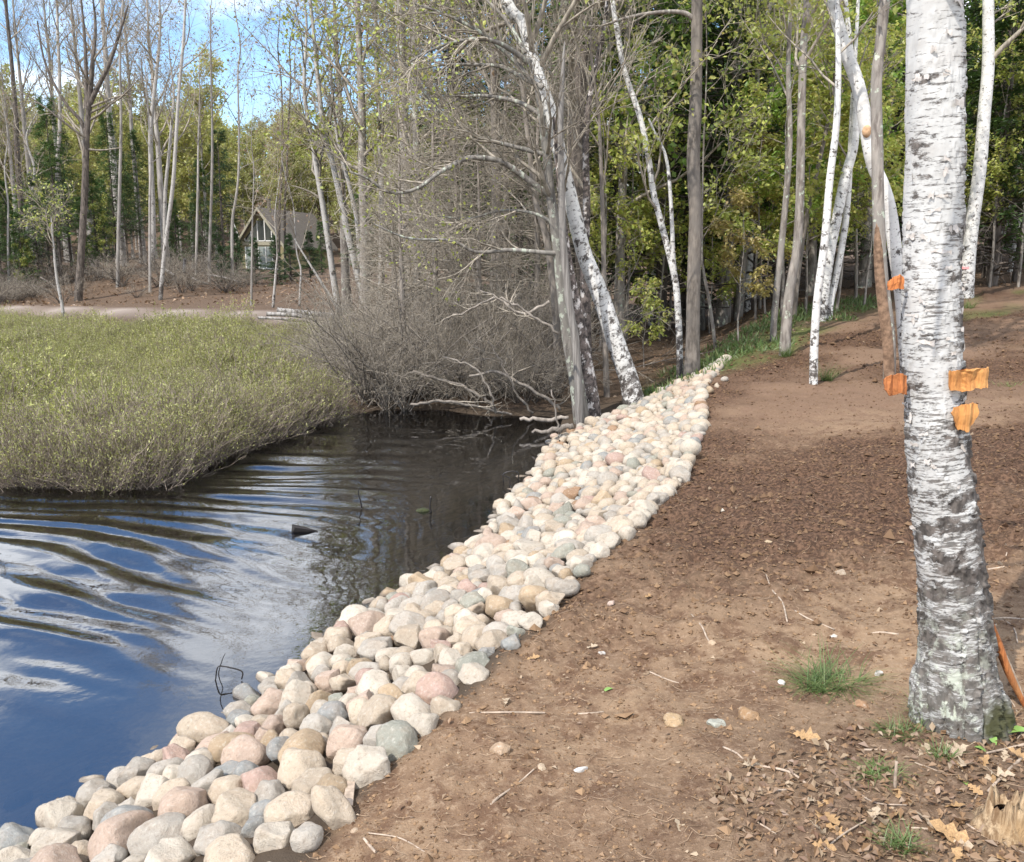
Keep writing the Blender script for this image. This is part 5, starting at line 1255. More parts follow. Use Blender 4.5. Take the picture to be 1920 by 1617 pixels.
# ------------------------------------------------------------------ the big birch in front
def build_big_birch():
    Y = float(gnd(1785, 1354)[1]); 
    rows = [(-160, 1704, 1802), (0, 1700, 1804), (200, 1699, 1806), (400, 1695, 1803), (600, 1692, 1800), (750, 1698, 1805), (900, 1704, 1822), (1000, 1711, 1836), (1100, 1719, 1848), (1180, 1722, 1858), (1240, 1716, 1868), (1290, 1706, 1878), (1340, 1704, 1888), (1390, 1698, 1900)]
    P, R = [], []
    for y, a, b in rows[::-1]:
        p0, p1 = at(a, y, Y), at(b, y, Y); P.append((p0 + p1) / 2); R.append((p1[0] - p0[0]) / 2)
    P = np.array(P); R = np.array(R) * np.interp(np.arange(len(R)), [0, 4, 8], [0.90, 0.915, 0.925])
    P = np.concatenate([P, [P[-1] + [0.02, 0.05, 1.2], P[-1] + [0.0, 0.2, 3.2], P[-1] + [0.1, 0.5, 6.5]]]); R = np.concatenate([R, [0.080, 0.06, 0.02]])
    base = P[0].copy(); z0 = hgt(base[0], base[1]); base[2] = z0
    P = P - base; P[0, 2] = -0.15
    S, n = 150, 620
    c = curve(P, n); r = np.interp(np.linspace(0, 1, n), np.linspace(0, 1, len(R)), R)
    V, Q, L = sweep(c, r, S)
    th = np.tile(np.arange(S) / S * 2 * PI, n); cx, sx_ = np.cos(th), np.sin(th)
    rough = np.interp(L, [0, 0.45, 0.8, 1.15, 1.5, 2.0, 2.6], [0.86, 0.77, 0.67, 0.55, 0.45, 0.36, 0.25])
    # rougher bark with more black patches on the right side of the trunk
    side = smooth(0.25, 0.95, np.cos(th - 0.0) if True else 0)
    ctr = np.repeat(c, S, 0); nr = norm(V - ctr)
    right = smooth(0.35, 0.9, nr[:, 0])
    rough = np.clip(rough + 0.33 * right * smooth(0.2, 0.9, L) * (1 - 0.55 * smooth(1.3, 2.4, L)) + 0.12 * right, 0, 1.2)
    lump = fbm(cx * 1.3 + 5, L * 2.2 + sx_ * 1.3, 3, 201)
    flake = 0.6 * fbm(cx * 4 + 2 * sx_, L * 14 + sx_ * 5, 5, 205, 0.62) + 0.5 * fbm(cx * 12, L * 70 + sx_ * 12, 3, 206)
    fur = np.abs(fbm(th * 2.6, L * 2.0 + 0.3 * fbm(cx * 3, sx_ * 3 + L * 3, 2, 207), 3, 209))
    lowr = 1 - smooth(0.15, 0.75, L)
    root = np.clip(np.cos(th * 4 + 1.0) * 0.5 + 0.5 * np.cos(th * 3 + 2.2), -1, 1) * (1 - smooth(0.0, 0.40, L))
    disp = 0.0035 * lump + 0.0042 * np.clip(flake, -0.2, 1) * (0.2 + rough) - 0.020 * lowr * (1 - smooth(0.0, 0.22, fur)) + 0.030 * root
    disp = disp + 0.006 * (flake > 0.55) * rough
    V = V + nr * disp[:, None]
    g = Geo().add(V, Q, len=L, rough=rough, lich=lowr)
    m = M['birch_big'].copy(); m.name = 'birch_bark_foreground'
    nt = m.node_tree; p = nt.nodes['Principled BSDF']
    # pale green lichen crust round the foot
    src_ = p.inputs['Base Color'].links[0].from_socket
    o = nd(nt, 'ShaderNodeTexCoord').outputs['Object']
    n1 = noise(nt, o, 17, 6, 0.7); sxyz = nd(nt, 'ShaderNodeSeparateXYZ', {0: o})
    lf = math_n(nt, 'MULTIPLY', rng_map(nt, n1, 0.50, 0.60), attr(nt, 'lich'))
    leftw = rng_map(nt, sxyz.outputs[0], 0.06, -0.10, 0.25, 1.0)
    grey = mixc(nt, math_n(nt, 'MULTIPLY', attr(nt, 'lich'), 0.3), src_, (0.21, 0.20, 0.17, 1))
    cc = mixc(nt, math_n(nt, 'MULTIPLY', lf, leftw), grey, (0.52, 0.55, 0.45, 1))
    n3 = noise(nt, o, 5, 4, 0.6)
    mossf = math_n(nt, 'MULTIPLY', rng_map(nt, sxyz.outputs[2], 0.28, 0.05), rng_map(nt, n3, 0.5, 0.62))
    cc = mixc(nt, mossf, cc, (0.060, 0.060, 0.022, 1))
    nt.links.new(cc, p.inputs['Base Color'])
    t = thing('birch_tree', 'big white peeling birch in front with orange bark tabs and a lichened foot', 'tree', tuple(base))
    g.obj('trunk', m, t)
    b1 = grow(c, r, 10, 0.75, 0.99, 2.2, 0.8, 6, 0.5, (0, 0, 0.05), 0.12, 0.4, rmin=0.006); b2 = grow(*b1, 7, 0.25, 1, 1.0, 0.7, 4, 0.6, (0, 0, 0.03), 0.15, rmin=0.004)
    gb = Geo(); tube(gb, *b1, 5); tube(gb, *b2, 4); gb.obj('branches', M['twig'], t)
    # curls of loose bark
    curlm = plain_mat('bark_curl', (0.50, 0.44, 0.385), 0.8, 0.25, 45, (0.62, 0.58, 0.54))
    r_ = np.random.default_rng(33)
    def surf(px, py):
        f = (py - 0) ; ll = at(px, py, Y) - base
        k = int(np.argmin(np.abs(c[:, 2] - ll[2]))); return k, ll
    spots = [(1708, 150, 0.03, 0.05), (1790, 20, 0.05, 0.09), (1795, 90, 0.03, 0.06), (1786, 200, 0.04, 0.05), (1795, 225, 0.05, 0.05), (1812, 285, 0.05, 0.05), (1800, 270, 0.04, 0.05), (1760, 75, 0.02, 0.02), (1703, 330, 0.02, 0.03),
             (1796, 390, 0.03, 0.05), (1803, 470, 0.025, 0.06), (1695, 425, 0.04, 0.04), (1705, 445, 0.05, 0.03), (1790, 545, 0.03, 0.07), (1770, 615, 0.05, 0.03), (1708, 560, 0.03, 0.02), (1708, 590, 0.025, 0.06), (1788, 580, 0.03, 0.04), (1775, 660, 0.025, 0.03),
             (1702, 760, 0.02, 0.03), (1800, 640, 0.03, 0.04), (1697, 790, 0.02, 0.04), (1699, 830, 0.02, 0.04), (1702, 870, 0.02, 0.03), (1760, 500, 0.04, 0.015), (1730, 640, 0.02, 0.05), (1725, 470, 0.06, 0.02), (1745, 300, 0.03, 0.02), (1740, 395, 0.04, 0.02)]
    for k in range(34): spots.append((r_.uniform(1702, 1806), r_.uniform(80, 1050), r_.uniform(0.012, 0.03), r_.uniform(0.01, 0.03)))
    for px, py, w_, h_ in spots:
        k, ll = surf(px, py)
        dx = np.clip((ll[0] - c[k, 0]) / r[k], -1.0, 1.0); ph = math.asin(dx)
        if abs(dx) > 0.97: ph = math.copysign(1.45, dx)
        flip = 1 if r_.uniform() < 0.5 else -1
        if r_.uniform() < 0.7: w_, h_ = max(w_, h_) * r_.uniform(0.8, 1.5), min(w_, h_) * r_.uniform(0.4, 0.9)
        lift = r_.uniform(0.003, 0.012)
        gv = []
        nu, nv = 8, 4
        f1, f2, f3 = r_.uniform(0, 6, 3); tp = r_.uniform(0.2, 0.9); sk = r_.normal(0, 0.5)
        for iu in range(nu):
            u = iu / (nu - 1)
            a = ph + flip * u * w_ / r[k]
            off = 0.003 + lift * u ** 1.6 + 0.003 * math.sin(u * 5 + f1)
            curl = 0.5 * w_ * u ** 2.4
            wd_ = (1 - tp * u) * (1 + 0.35 * math.sin(6 * u + f2) * u)
            for iv in range(nv):
                v_ = iv / (nv - 1) - 0.5
                kk = int(np.clip(k + v_ * h_ / (c[-1, 2] / n), 0, n - 1))
                jag = wd_ * (1 + 0.4 * math.sin(11 * u + 7 * v_ + f3))
                gv.append((c[kk, 0] + (r[kk] + off) * math.sin(a - flip * curl / r[k] * 0.6), c[kk, 1] - (r[kk] + off) * math.cos(a - flip * curl / r[k] * 0.6), ll[2] + v_ * h_ * jag + sk * h_ * u))
        q = [(iu * nv + iv, (iu + 1) * nv + iv, (iu + 1) * nv + iv + 1, iu * nv + iv + 1) for iu in range(nu - 1) for iv in range(nv - 1)]
        Geo().add(gv, q).obj('bark_curl', curlm, t)
    # orange tabs of inner bark prised off the trunk
    def tab(outline, dy, mat_, bend, label, ridge=0):
        pts = np.array([at(x, y, Y - 0.02 + dy) - base - np.array([0, dy, 0]) for x, y in outline]); ctr = pts.mean(0)
        bm = bmesh.new()
        vs = [bm.verts.new((p[0], p[1] + dy + bend * abs(p[0] - ctr[0]) * 2, p[2])) for p in pts]
        f = bm.faces.new(vs)
        bmesh.ops.triangulate(bm, faces=[f]); bmesh.ops.subdivide_edges(bm, edges=bm.edges[:], cuts=4, use_grid_fill=True)
        for v in bm.verts: v.co.z += 0.0016 * math.sin(v.co.x * 210 + 3) + 0.0014 * math.sin(v.co.x * 530); v.co.y += 0.0015 * math.sin(v.co.x * 330) - 0.9 * max(0, abs(v.co.x - ctr[0]) - 0.025) ** 1.5
        for v in bm.verts: v.co.y += 0.0030 * math.sin(v.co.x * 140 + ridge) + 0.002 * math.sin(v.co.z * 90); v.co.x += 0.001 * math.sin(v.co.z * 300)
        bmesh.ops.recalc_face_normals(bm, faces=bm.faces[:])
        e = bmesh.ops.extrude_face_region(bm, geom=bm.faces[:])
        for v in [x for x in e['geom'] if isinstance(x, bmesh.types.BMVert)]: v.co.y += 0.007
        me = bpy.data.meshes.new('bark_tab'); bm.to_mesh(me); bm.free(); me.materials.append(mat_)
        o = link('bark_tab', me, t); o['label'] = label
    tab([(1659, 712), (1668, 706), (1690, 701), (1702, 705), (1702, 741), (1690, 738), (1668, 744), (1661, 730)], -0.03, M['wood_orange'], 0.1, 'orange tab of bark low on the left')
    tab([(1667, 529), (1674, 524), (1676, 519), (1690, 516), (1697, 520), (1697, 542), (1668, 544)], -0.03, M['wood_orange'], 0.1, 'upper orange tab of bark on the left')
    tab([(1782, 697), (1796, 695), (1820, 697), (1832, 692), (1850, 692), (1856, 690), (1855, 728), (1838, 729), (1806, 735), (1784, 732)], -0.10, M['wood_tan'], 0.1, 'wide tan and orange tab of bark on the right')
    tab([(1785, 775), (1793, 766), (1803, 762), (1822, 757), (1836, 759), (1838, 774), (1827, 776), (1825, 800), (1817, 811), (1806, 808), (1798, 806), (1792, 790)], -0.10, M['wood_tan'], 0.1, 'hooked orange tab of bark low on the right')
    # broken root wood beside the foot
    for px, rp, mt, lb in [([(1858, 1165), (1872, 1210), (1895, 1270), (1925, 1330)], [4, 9, 8, 5], 'wood_orange', 'split orange root wood at the right of the birch foot'), ([(1862, 1180), (1888, 1235), (1915, 1300), (1930, 1360)], [2.5, 3, 3, 2], 'twig_ground', None)]:
        pts = np.array([at(x, y, Y + 0.05) - base for x, y in px]); gg = Geo(); pc = curve(pts, 14); tube(gg, pc, np.interp(np.linspace(0, 1, 14), np.linspace(0, 1, 4), rp) * Y / F, 7)
        o = gg.obj('root', M[mt], t)
        if lb: o['label'] = lb
    return Y, base
YBIG, BBIG = build_big_birch()

# ------------------------------------------------------------------ litter on the soil
def oak_leaf_mesh(mat_, seed):
    r_ = np.random.default_rng(seed)
    L = [(0, 0), (0.10, 0.05), (0.16, 0.16), (0.26, 0.10), (0.36, 0.27), (0.46, 0.12), (0.60, 0.30), (0.70, 0.12), (0.84, 0.17), (1.0, 0.0)]
    top = [(x, y * r_.uniform(0.8, 1.2)) for x, y in L]; bot = [(x, -y * r_.uniform(0.8, 1.2)) for x, y in L[1:-1]]
    n = len(top); V = []
    k1, k2 = r_.uniform(-0.5, 0.7), r_.uniform(0.3, 1.3)
    def bend(x, y): return (x, y, k1 * (x - 0.5) ** 2 * 0.5 + k2 * y * y * 1.5 + 0.05 * math.sin(9 * x + 7 * y))
    mid_ = [(x, 0) for x, _ in L]
    V = [bend(*p) for p in top] + [bend(*p) for p in mid_] + [bend(*p) for p in [top[0]] + bot + [top[-1]]]
    q = [(k, k + 1, n + k + 1, n + k) for k in range(n - 1)] + [(n + k, n + k + 1, 2 * n + k + 1, 2 * n + k) for k in range(n - 1)]
    V = np.array(V) - np.array([0.5, 0, 0])
    g = Geo().add(V, q); stem = curve([(-0.5, 0, V[n, 2]), (-0.62, 0.02, V[n, 2] + 0.03), (-0.75, 0.0, V[n, 2])], 5); tube(g, stem, np.full(5, 0.012), 4)
    return g.mesh('oak_leaf', [mat_])
OAK = [oak_leaf_mesh(M['oakleaf'], s) for s in range(4)]; OAKP = [oak_leaf_mesh(M['oakpale'], s + 9) for s in range(4)]
def oak(px, py, wpx, rz, me, label, group=None, tilt=0.25):
    p = gnd(px, py); d = np.linalg.norm(p - CAM); s = wpx / F * d
    o = link('oak_leaf', me); o.location = p + np.array([0, 0, 0.012]); o.scale = (s, s, s); o.rotation_euler = (random.gauss(0, tilt), random.gauss(0, tilt), rz)
    tag(o, label, 'leaf', group)
oak(1788, 1575, 78, 2.6, OAK[0], 'large orange-brown oak leaf in front of the rotten stump', tilt=0.15); oak(1808, 1440, 44, 0.8, OAKP[1], 'pale lobed oak leaf between the birch foot and the stump')
oak(1412, 1443, 46, 0.3, OAKP[0], 'pale curled oak leaf at the edge of the litter'); oak(1512, 1386, 46, -0.4, OAK[1], 'brown and white curled leaf below the grass clump')
oak(1275, 1560, 34, 2.0, OAKP[2], 'small pale leaf alone on the bare soil near the lower border'); oak(1218, 1122, 26, 0.7, OAK[2], 'reddish leaf alone on bare soil right of the stones')
oak(1110, 1262 - 45, 24, 0.4, OAKP[3], 'whitish leaf flake on the soil beside the grey-green stones'); oak(950, 1320, 26, 1.4, OAKP[1], 'tan leaf beside the straight thin stick on the soil'); oak(1545, 1530, 60, 0.9, OAK[3], 'yellowish brown oak leaf in the thick of the litter')
oak(1000, 1238, 26, 0.2, OAK[1], 'tan leaf against the soil-edge stones')
for k in range(40):
    px = random.uniform(1500, 1915); py = random.uniform(1395, 1615)
    if (px - 1500) / 420 + (py - 1395) / 220 < 0.55: continue
    spot = min([(1740, 1385, 'at the birch foot'), (1680, 1450, 'by the upright peg'), (1690, 1408, 'by the straight pale stick'), (1860, 1480, 'just above the stump'), (1870, 1600, 'in front of the stump'), (1685, 1595, 'by the lower grass sprout'), (1560, 1560, 'at the outer edge of the litter'), (1560, 1460, 'by the branched stick')], key=lambda q: (q[0] - px) ** 2 + (q[1] - py) ** 2)[2]
    pale = random.random() < 0.5
    oak(px, py, random.uniform(26, 48), random.uniform(0, 6.28), random.choice(OAKP if pale else OAK), ('pale tan' if pale else 'dark brown') + ' curled dry leaf ' + spot, 'dry leaves round the stump', 0.5)
TW = [('forked pale root strand right of the dark soil', [(1436, 1077), (1447, 1105), (1467, 1130), (1476, 1166)], [1.2, 1.6, 1.8, 1.5]), ('curved pale root strand in mid soil', [(1296, 1152), (1316, 1175), (1325, 1195), (1336, 1212)], [1.2, 1.8, 1.8, 1.4]),
      ('straight twig lying toward the big birch', [(1490, 1145), (1515, 1160), (1565, 1181)], [1.4, 1.8, 1.5]), ('straight thin stick lying near the stones', [(880, 1337), (960, 1336), (1022, 1337)], [1.6, 2.4, 2]), ('short pale stick in line with the thin stick', [(1076, 1339), (1105, 1338), (1132, 1335)], [2, 2, 1.5]),
      ('fine strand on the soil left of the grass clump', [(1218, 1260), (1255, 1276), (1300, 1288)], [1.6, 1.6, 1]), ('brown stick slanting on the lower bare soil', [(920, 1510), (935, 1495), (968, 1472), (1004, 1440)], [3.2, 2.4, 2, 1.6]),
      ('long bleached twig reaching the lower border', [(1366, 1521), (1415, 1540), (1455, 1565), (1500, 1612)], [1.5, 2, 2, 1.8]), ('pale stick pointing into the litter corner', [(1356, 1401), (1380, 1412), (1398, 1428)], [2.2, 2.2, 1.6]), ('branched stick running into the litter', [(1425, 1436), (1480, 1448), (1522, 1478)], [2.4, 3, 2.4]),
      ('pale long straight stick before the birch foot', [(1620, 1406), (1680, 1408), (1755, 1413)], [2.4, 2.4, 2.2]), ('thin twig slanting below the straight stick', [(1715, 1430), (1760, 1447), (1802, 1465)], [1.2, 1.4, 1.2]), ('dark stick lying at the litter edge', [(1378, 1484), (1430, 1484), (1486, 1480)], [2.4, 3, 2]),
      ('twig crossing the litter up to the right', [(1525, 1612), (1580, 1565), (1640, 1530)], [2, 2, 1.4]), ('long arching twig in front of the stump', [(1838, 1478), (1815, 1530), (1818, 1580), (1838, 1612)], [1.6, 1.8, 1.8, 1.4]), ('pale twig along the foot of the stump', [(1812, 1545), (1860, 1575), (1922, 1600)], [2, 2.4, 2]),
      ('grey stick above the stump slanting up right', [(1852, 1484), (1880, 1455), (1915, 1422)], [2.6, 3.4, 3.4]), ('grey twig at the right border above the stump', [(1850, 1412), (1885, 1405), (1925, 1395)], [2, 2.8, 3]), ('thin white twig right of the birch trunk', [(1858, 1160), (1885, 1165), (1902, 1180), (1908, 1205)], [1.4, 1.6, 1.6, 1.2]),
      ('pale stick lying right of the birch trunk', [(1865, 1160), (1890, 1159), (1925, 1162)], [1.8, 2, 2]), ('dark stick lying far right on the dark soil', [(1852, 1068), (1868, 1066), (1884, 1063)], [2, 2.2, 1.8]), ('short pale stick stub near the lower border', [(682, 1572), (695, 1588), (704, 1598)], [3, 3.4, 3]),
      ('fine root strand near the lower border', [(690, 1562), (750, 1572), (800, 1600)], [1.4, 1.8, 1.6]), ('crooked strand crossing above the litter', [(1600, 1480), (1640, 1505), (1700, 1510)], [1.6, 1.8, 1.4]), ('thin upright strand on the far right soil', [(1884, 1050), (1888, 1035), (1886, 1020)], [1.2, 1.2, 0.8]),
      ('thin twig curling beside the birch foot', [(1878, 1290), (1905, 1330), (1915, 1370), (1908, 1385)], [1.4, 1.8, 1.6, 1.2]), ('dark twig running in the litter middle', [(1690, 1552), (1740, 1555), (1768, 1560)], [2.4, 2.8, 2]), ('red-brown sliver on soil near the white chip', [(1625, 1190), (1650, 1186), (1685, 1190)], [1.3, 2.0, 2.4])]
for lb, px, rp in TW:
    stick('twig', lb, 'twig', px, rp, M['twig_ground'], S=6, lift=0.006)
o = stick('twig', 'short peg of wood standing upright in the litter', 'twig', [(1678, 1478), (1679, 1455), (1681, 1428)], [3.4, 3.2, 3], M['twig_ground'], Y=float(gnd(1678, 1478)[1]))
# splinter of board against the stones
a, b = gnd(652, 1520), gnd(664, 1462); a = a + [0, 0, 0.01]; b = b + [0, 0, 0.07]
d = (b - a); wv = np.array([0.016, 0.004, 0.0])
g = Geo(); up = np.array([0, -0.004, 0.008])
g.add([a - wv, a + wv, b + wv * 0.8, b - wv * 0.5, a - wv + up, a + wv + up, b + wv * 0.8 + up, b - wv * 0.5 + up], [(0, 3, 2, 1), (4, 5, 6, 7), (0, 1, 5, 4), (1, 2, 6, 5), (2, 3, 7, 6), (3, 0, 4, 7)])
tag(g.obj('wood_splinter', M['twig_ground'], None, False), 'flat grey-tan splinter of wood leaning by the tan soil-edge stone', 'wood splinter')
# single pebbles on the soil
for lb, px, py, w_, c in [('round dark-sided pebble in the dark soil left of the birch', 1577, 1077, 24, (0.36, 0.28, 0.20)), ('pale pebble on the dark soil right of the stones', 1353, 958, 13, (0.62, 0.55, 0.44)), ('tan pebble in the dark soil near the brown clod', 1440, 1017, 13, (0.46, 0.35, 0.22)),
      ('small white pebble above the grass clump', 1563, 1196, 18, (0.66, 0.58, 0.49)), ('white pebble left of the grass clump', 1466, 1281, 14, (0.70, 0.68, 0.62)), ('oblong tan stone half buried on open soil', 1262, 1356, 44, (0.42, 0.29, 0.16)), ('greenish white stone half buried by the tan mound', 1345, 1362, 36, (0.36, 0.36, 0.30)),
      ('brown clod-like stone above the tan mound', 1402, 1345, 38, (0.30, 0.18, 0.09)), ('rust-brown stone below the grass clump', 1616, 1325, 28, (0.33, 0.18, 0.09)), ('pinkish pebble lone on the near soil', 1147, 1133, 16, (0.45, 0.34, 0.28)), ('grey pebble lone on soil beyond the stones', 1128, 1226, 14, (0.52, 0.49, 0.45)),
      ('small tan pebble on near soil below the stones', 665, 1560, 16, (0.42, 0.31, 0.21)), ('beige flat stone half sunk in near soil', 1015, 1442, 20, (0.45, 0.34, 0.23)), ('dull stone in the soil beside the pale flake', 1335, 1208, 18, (0.44, 0.32, 0.21)), ('broad tan stone sunk in the soil below the sticks', 940, 1412, 42, (0.36, 0.25, 0.16))]:
    p = gnd(px, py); s = w_ / F * np.linalg.norm(p - CAM) / 2
    o = link('pebble', STONES[(random.choice(['rounded', 'flattish', 'angular']), random.randrange(4))]); o.location = p + np.array([0, 0, s * 0.15]); o.scale = (s, s, s * 0.85); o.rotation_euler = (0.1, 0.1, random.uniform(0, 6)); o.color = (*c, 1); tag(o, lb, 'pebble')
p = gnd(1645, 1268); g = Geo(); th = np.linspace(0, 2 * PI, 13)
pr_ = np.stack([0.012 * np.cos(th), 0.012 * np.sin(th), 0 * th], -1); V = np.concatenate([pr_, pr_ * 1.2 + [0.004, -0.006, 0.018]])
g.add(V, [(k, k + 1, k + 14, k + 13) for k in range(12)]); o = g.obj('snail_shell', M['shell']); o.location = p + np.array([0, 0, 0.003]); tag(o, 'tiny white hollow shell between the grass clump and birch foot', 'shell')
p = gnd(1090, 1447); v = stone_shape(ico2, 'angular', 88); o = Geo().add(v * np.array([0.028, 0.016, 0.045]), t=tri2).obj('wood_chip', M['shell']); o.location = p; o.rotation_euler = (0.4, 0.3, 0.4); tag(o, 'white pointed chip stuck upright in the lower soil', 'wood chip')

# rotten stump in the corner
def build_stump():
    p = gnd(1880, 1560); th = np.linspace(0, 2 * PI, 41)[:-1]; rows = []
    for k, z in enumerate([-0.05, 0.01, 0.04, 0.065, 0.085]):
        rr = 0.065 * (1 + 0.35 * (k < 2) - 0.06 * k) * (1 + 0.10 * np.sin(th * 9 + k * 0.3) + 0.06 * np.sin(th * 17))
        zz = z + (0.022 * np.sin(th * 3 + 1) + 0.012 * np.sin(th * 11)) * (k == 4) + 0.008 * np.sin(th * 5) * (k == 3)
        rows.append(np.stack([rr * np.cos(th), rr * np.sin(th), zz], -1))
    rows.append(np.stack([0.035 * np.cos(th), 0.035 * np.sin(th), 0 * th + 0.05], -1))
    V = np.concatenate(rows); S = 40
    q = [(a * S + b, a * S + (b + 1) % S, (a + 1) * S + (b + 1) % S, (a + 1) * S + b) for a in range(5) for b in range(S)]
    g = Geo().add(V, q, len=np.repeat(np.arange(6) * 0.04, S)); o = g.obj('stump', M['stump']); o.location = p + np.array([0.02, 0.02, 0]); tag(o, 'small rotten splintered stump in the litter corner', 'stump')
build_stump()

# grass
def tuft(name, label, px, py, wpx, n, h, lean=(0, 0), flat=0.5, cat='grass tuft'):
    p = gnd(px, py); d = np.linalg.norm(p - CAM); w_ = wpx / F * d / 2
    b = np.zeros((n, 2, 3)); a = rng.uniform(0, 6.28, n); rr = w_ * 0.55 * np.sqrt(rng.uniform(0, 1, n)); b[:, :, 0] = (rr * np.cos(a))[:, None]; b[:, :, 1] = (rr * np.sin(a) * 0.6)[:, None]; b[:, 1, 2] = 0.02
    t_ = np.array([lean[0], lean[1], -0.16])
    pts, _ = grow(b, np.full((n, 2), 0.002), 1, 0, 0.1, h, flat, 6, 1, t_, 0.06)
    wd = np.array([1, 0.75, 0.5, 0.1]); g = Geo()
    side = norm(np.cross(pts[:, -1] - pts[:, 0], [0, 0, 1.0]) + 1e-6)
    W = np.linspace(1, 0.08, 6)[None, :, None] * 0.0021 * side[:, None] * rng.uniform(0.7, 1.3, (n, 1, 1))
    V = np.stack([pts - W, pts + W], 2).reshape(n, 12, 3)
    f = np.array([(2 * k, 2 * k + 1, 2 * k + 3, 2 * k + 2) for k in range(5)])
    g.add(V.reshape(-1, 3), (f[None] + (np.arange(n) * 12)[:, None, None]).reshape(-1, 4))
    o = g.obj(name, M['grass']); o.location = p - np.array([0, 0, 0.01]); tag(o, label, cat); return o
tuft('grass_tuft', 'drooping clump of blue-green grass left of the big birch', 1555, 1290, 170, 330, 0.20, (0.02, -0.02), 0.85)
tuft('grass_tuft', 'bright thin grass at the left of the birch foot', 1735, 1355, 60, 120, 0.13, (-0.05, -0.05), 0.4); tuft('grass_tuft', 'low sprawl of bright grass in front of the birch foot', 1690, 1380, 110, 170, 0.08, (-0.08, -0.05), 0.7)
tuft('grass_tuft', 'grass patch behind the upright peg in the litter', 1645, 1450, 130, 150, 0.08, (0, 0), 0.9); tuft('grass_tuft', 'fine grass patch right of the upright peg', 1765, 1420, 60, 70, 0.07, (0, 0), 0.6); tuft('grass_tuft', 'bright grass sprout at the lower border in the litter', 1685, 1590, 90, 110, 0.09, (0, 0), 0.6)
tuft('grass_tuft', 'green tuft at the foot of the slim pale birch', 1550, 715, 34, 160, 0.34, (0, 0), 0.6); tuft('grass_tuft', 'grass patch beyond the ribboned birch', 1815, 578, 40, 160, 0.4, (0, 0), 0.7); tuft('grass_tuft', 'thin grass streak on the soil at the right border', 1890, 725, 70, 160, 0.14, (0, 0), 0.9)
tuft('grass_tuft', 'grass tuft at the foot of the curving pale trunk', 1474, 668, 36, 160, 0.32, (0, 0), 0.6)
def broad_leaf(px, py, wpx, rz, label):
    p = gnd(px, py); s = wpx / F * np.linalg.norm(p - CAM); u = np.linspace(0, 1, 7); wv = 0.26 * np.sin(PI * u ** 0.8)
    V = np.concatenate([np.stack([u, wv, 0.3 * np.sin(u * 2.4) + 0.12 * wv], -1), np.stack([u, 0 * u, 0.3 * np.sin(u * 2.4)], -1), np.stack([u, -wv, 0.3 * np.sin(u * 2.4) + 0.12 * wv], -1)]) * s
    o = Geo().add(V, [(k, k + 1, k + 8, k + 7) for k in range(6)] + [(7 + k, 8 + k, 15 + k, 14 + k) for k in range(6)]).obj('leaf_sprout', M['greenleaf']); o.location = p; o.rotation_euler = (0, 0, rz); tag(o, label, 'sprout')
broad_leaf(1868, 1398, 30, 1.7, 'bright green pointed leaf right of the birch foot'); broad_leaf(1880, 1375, 40, -0.4, 'flat green leaf lying toward the right border'); broad_leaf(1852, 1412, 20, 2.6, 'small round green leaf below the birch foot'); broad_leaf(1786, 1375, 22, 1.4, 'small green sprout against the birch foot'); broad_leaf(1800, 1478, 20, 0.5, 'little green leaf left of the stump'); broad_leaf(1130, 1298, 20, 0.2, 'pale green leaf lying alone on the bare soil')

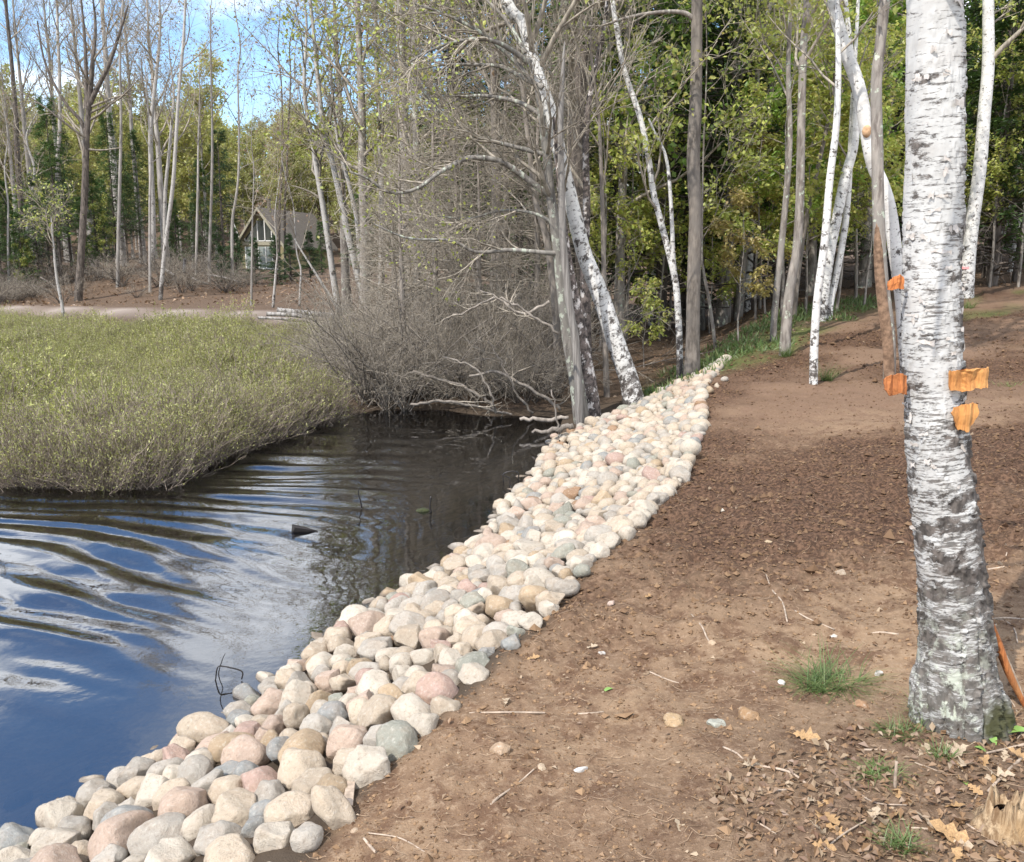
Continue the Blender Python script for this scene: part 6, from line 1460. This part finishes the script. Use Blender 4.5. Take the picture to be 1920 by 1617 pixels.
# countless bits: crumbs of soil, leaf litter, root fibres, low plants
def build_bits():
    r = np.random.default_rng(44)
    def field(n, y0, y1, pw=1.8):
        y = y0 + (y1 - y0) * r.uniform(0, 1, n) ** pw; x = r.uniform(-0.42, 0.64, n) * (y + 0.35); return x, y
    x, y = field(90000, 1.45, 17.0, 2.0); s = soil_mask(x, y)
    wet = smooth(-0.45, 0.55, vnoise(x * 0.55 + 3, y * 0.55, 71) + 0.35 * fbm(x * 1.6, y * 2.4, 4, 72)) * smooth(2.6, 4.6, y - 0.15 * x)
    ok = (s > 0.5) & (r.uniform(size=len(x)) < 0.75 + 0.25 * wet); x, y, wet = x[ok], y[ok], wet[ok]
    n = len(x); sz = np.exp(r.normal(math.log(0.0038), 0.55, n)) * (0.75 + 0.6 * wet) * (0.85 + y * 0.075)
    oc = np.array([(1, 0, 0), (-1, 0, 0), (0, 1, 0), (0, -1, 0), (0, 0, 1), (0, 0, -1)], float); of = np.array([(0, 2, 4), (2, 1, 4), (1, 3, 4), (3, 0, 4), (2, 0, 5), (1, 2, 5), (3, 1, 5), (0, 3, 5)])
    V = (oc[None] * r.uniform(0.6, 1.3, (n, 6, 3)) + r.normal(0, 0.22, (n, 6, 3))) * (sz[:, None, None] * np.array([1, 1, 0.75])) + np.stack([x, y, height(x, y) + sz * 0.25], -1)[:, None]
    g = Geo().add(V.reshape(-1, 3), t=(of[None] + (np.arange(n) * 6)[:, None, None]).reshape(-1, 3))
    m, nt, p = new_mat('soil_crumb'); rr = nd(nt, 'ShaderNodeNewGeometry').outputs['Random Per Island']; P = nd(nt, 'ShaderNodeNewGeometry').outputs['Position']
    c = mixc(nt, rr, (0.10, 0.058, 0.035, 1), (0.31, 0.20, 0.115, 1)); c = mixc(nt, rng_map(nt, rr, 0.975, 0.985), c, (0.38, 0.29, 0.20, 1)); c = mixc(nt, math_n(nt, 'MULTIPLY', rng_map(nt, nd(nt, 'ShaderNodeSeparateXYZ', {0: P}).outputs[1], 3.2, 5.5), 0.55), c, (0.085, 0.050, 0.031, 1))
    nt.links.new(c, p.inputs['Base Color']); p.inputs['Roughness'].default_value = 0.95; p.inputs['Specular IOR Level'].default_value = 0.1; bump(nt, p, noise(nt, P, 200, 3, 0.6), 0.5, 0.003)
    tag(g.obj('soil_crumbs', m, None, False), 'loose crumbs and clods over the raked soil', kind='stuff')
    # litter leaves
    x1, y1 = field(9000, 1.4, 3.2, 1.0); k = (np.hypot((x1 - 1.75) / 1.2, y1 - 1.95) + 0.25 * fbm(x1 * 2, y1 * 2, 2, 5)) < 1.0; x1, y1 = x1[k], y1[k]
    x2, y2 = field(4500, 1.5, 9, 1.8); k = soil_mask(x2, y2) > 0.5; x2, y2 = x2[k], y2[k]
    y3 = r.uniform(12, 34, 6000); x3 = r.uniform(-0.12, 0.62, 6000) * y3; k = (soil_mask(x3, y3) < 0.4) & (x3 > xw(y3) + 0.8); x3, y3 = x3[k], y3[k]
    y4 = r.uniform(36, 50, 2500); x4 = r.uniform(-0.60, -0.2, 2500) * y4
    x = np.concatenate([x1, x2, x3, x4]); y = np.concatenate([y1, y2, y3, y4]); sz = np.concatenate([np.full(len(x1), 0.028), r.uniform(0.006, 0.020, len(x2)), np.full(len(x3), 0.075), np.full(len(x4), 0.15)])
    c = np.stack([x, y, height(x, y) + 0.006], -1); V, Q = leafq(c, 1.0, 0.55, 0.72); V = V.reshape(-1, 4, 3); V = c[:, None] + (V - c[:, None]) * sz[:, None, None]; V[:, 1, 2] += sz * 0.12 * r.normal(1, 1, len(x)); V[:, 3, 2] += sz * 0.12 * r.normal(1, 1, len(x))
    tag(Geo().add(V.reshape(-1, 3), Q).obj('leaf_litter', M['dryleaf'], None, False), 'dry brown leaf litter on the ground', kind='stuff')
    # fibres
    x, y = field(2600, 1.5, 9.0, 1.8); k = soil_mask(x, y) > 0.6; x, y = x[k], y[k]; n = len(x); a = r.uniform(0, 6.28, n); L = r.uniform(0.015, 0.07, n); u = np.linspace(-0.5, 0.5, 5)
    cx = x[:, None] + np.cos(a)[:, None] * u * L[:, None] + 0.2 * L[:, None] * np.sin(u * 5 + a[:, None]); cy = y[:, None] + np.sin(a)[:, None] * u * L[:, None] + 0.15 * L[:, None] * np.cos(u * 6 + a[:, None])
    cz = height(cx, cy) + 0.004 + r.uniform(0, 0.006, (n, 1))
    g = Geo(); tube(g, np.stack([cx, cy, cz], -1), np.full((n, 5), 0.0007) * (0.8 + 0.12 * y[:, None]), 3); tag(g.obj('root_fibres', M['root_fibre']), 'fine root fibres strewn over the soil', kind='stuff')
    # low green plants on the mossy slope
    x = r.uniform(1.2, 8.5, 16000); y = r.uniform(11.5, 21, 16000); ge = y - yedge(x); sn = 0.35 * fbm(x * 1.2, y * 1.2, 3, 55)
    k = (ge + sn > -0.15) & (ge + 2 * sn < 3.0) & (x > 1.5 + 0.2 * (y - 11)) & (soil_mask(x, y) < 0.6) & (fbm(x * 0.9, y * 0.9, 2, 58) > -0.25); x, y = x[k], y[k]
    c = np.stack([x, y, height(x, y)], -1); V, Q = leafq(c, 0.14, 0.16, 0.1, np.array([0, 0, 1.0]) + 0 * c, 0.45)
    tag(Geo().add(V, Q).obj('low_grass', M['grass'], None, False), 'low grass and moss along the edge of the wood', kind='stuff')
build_bits()
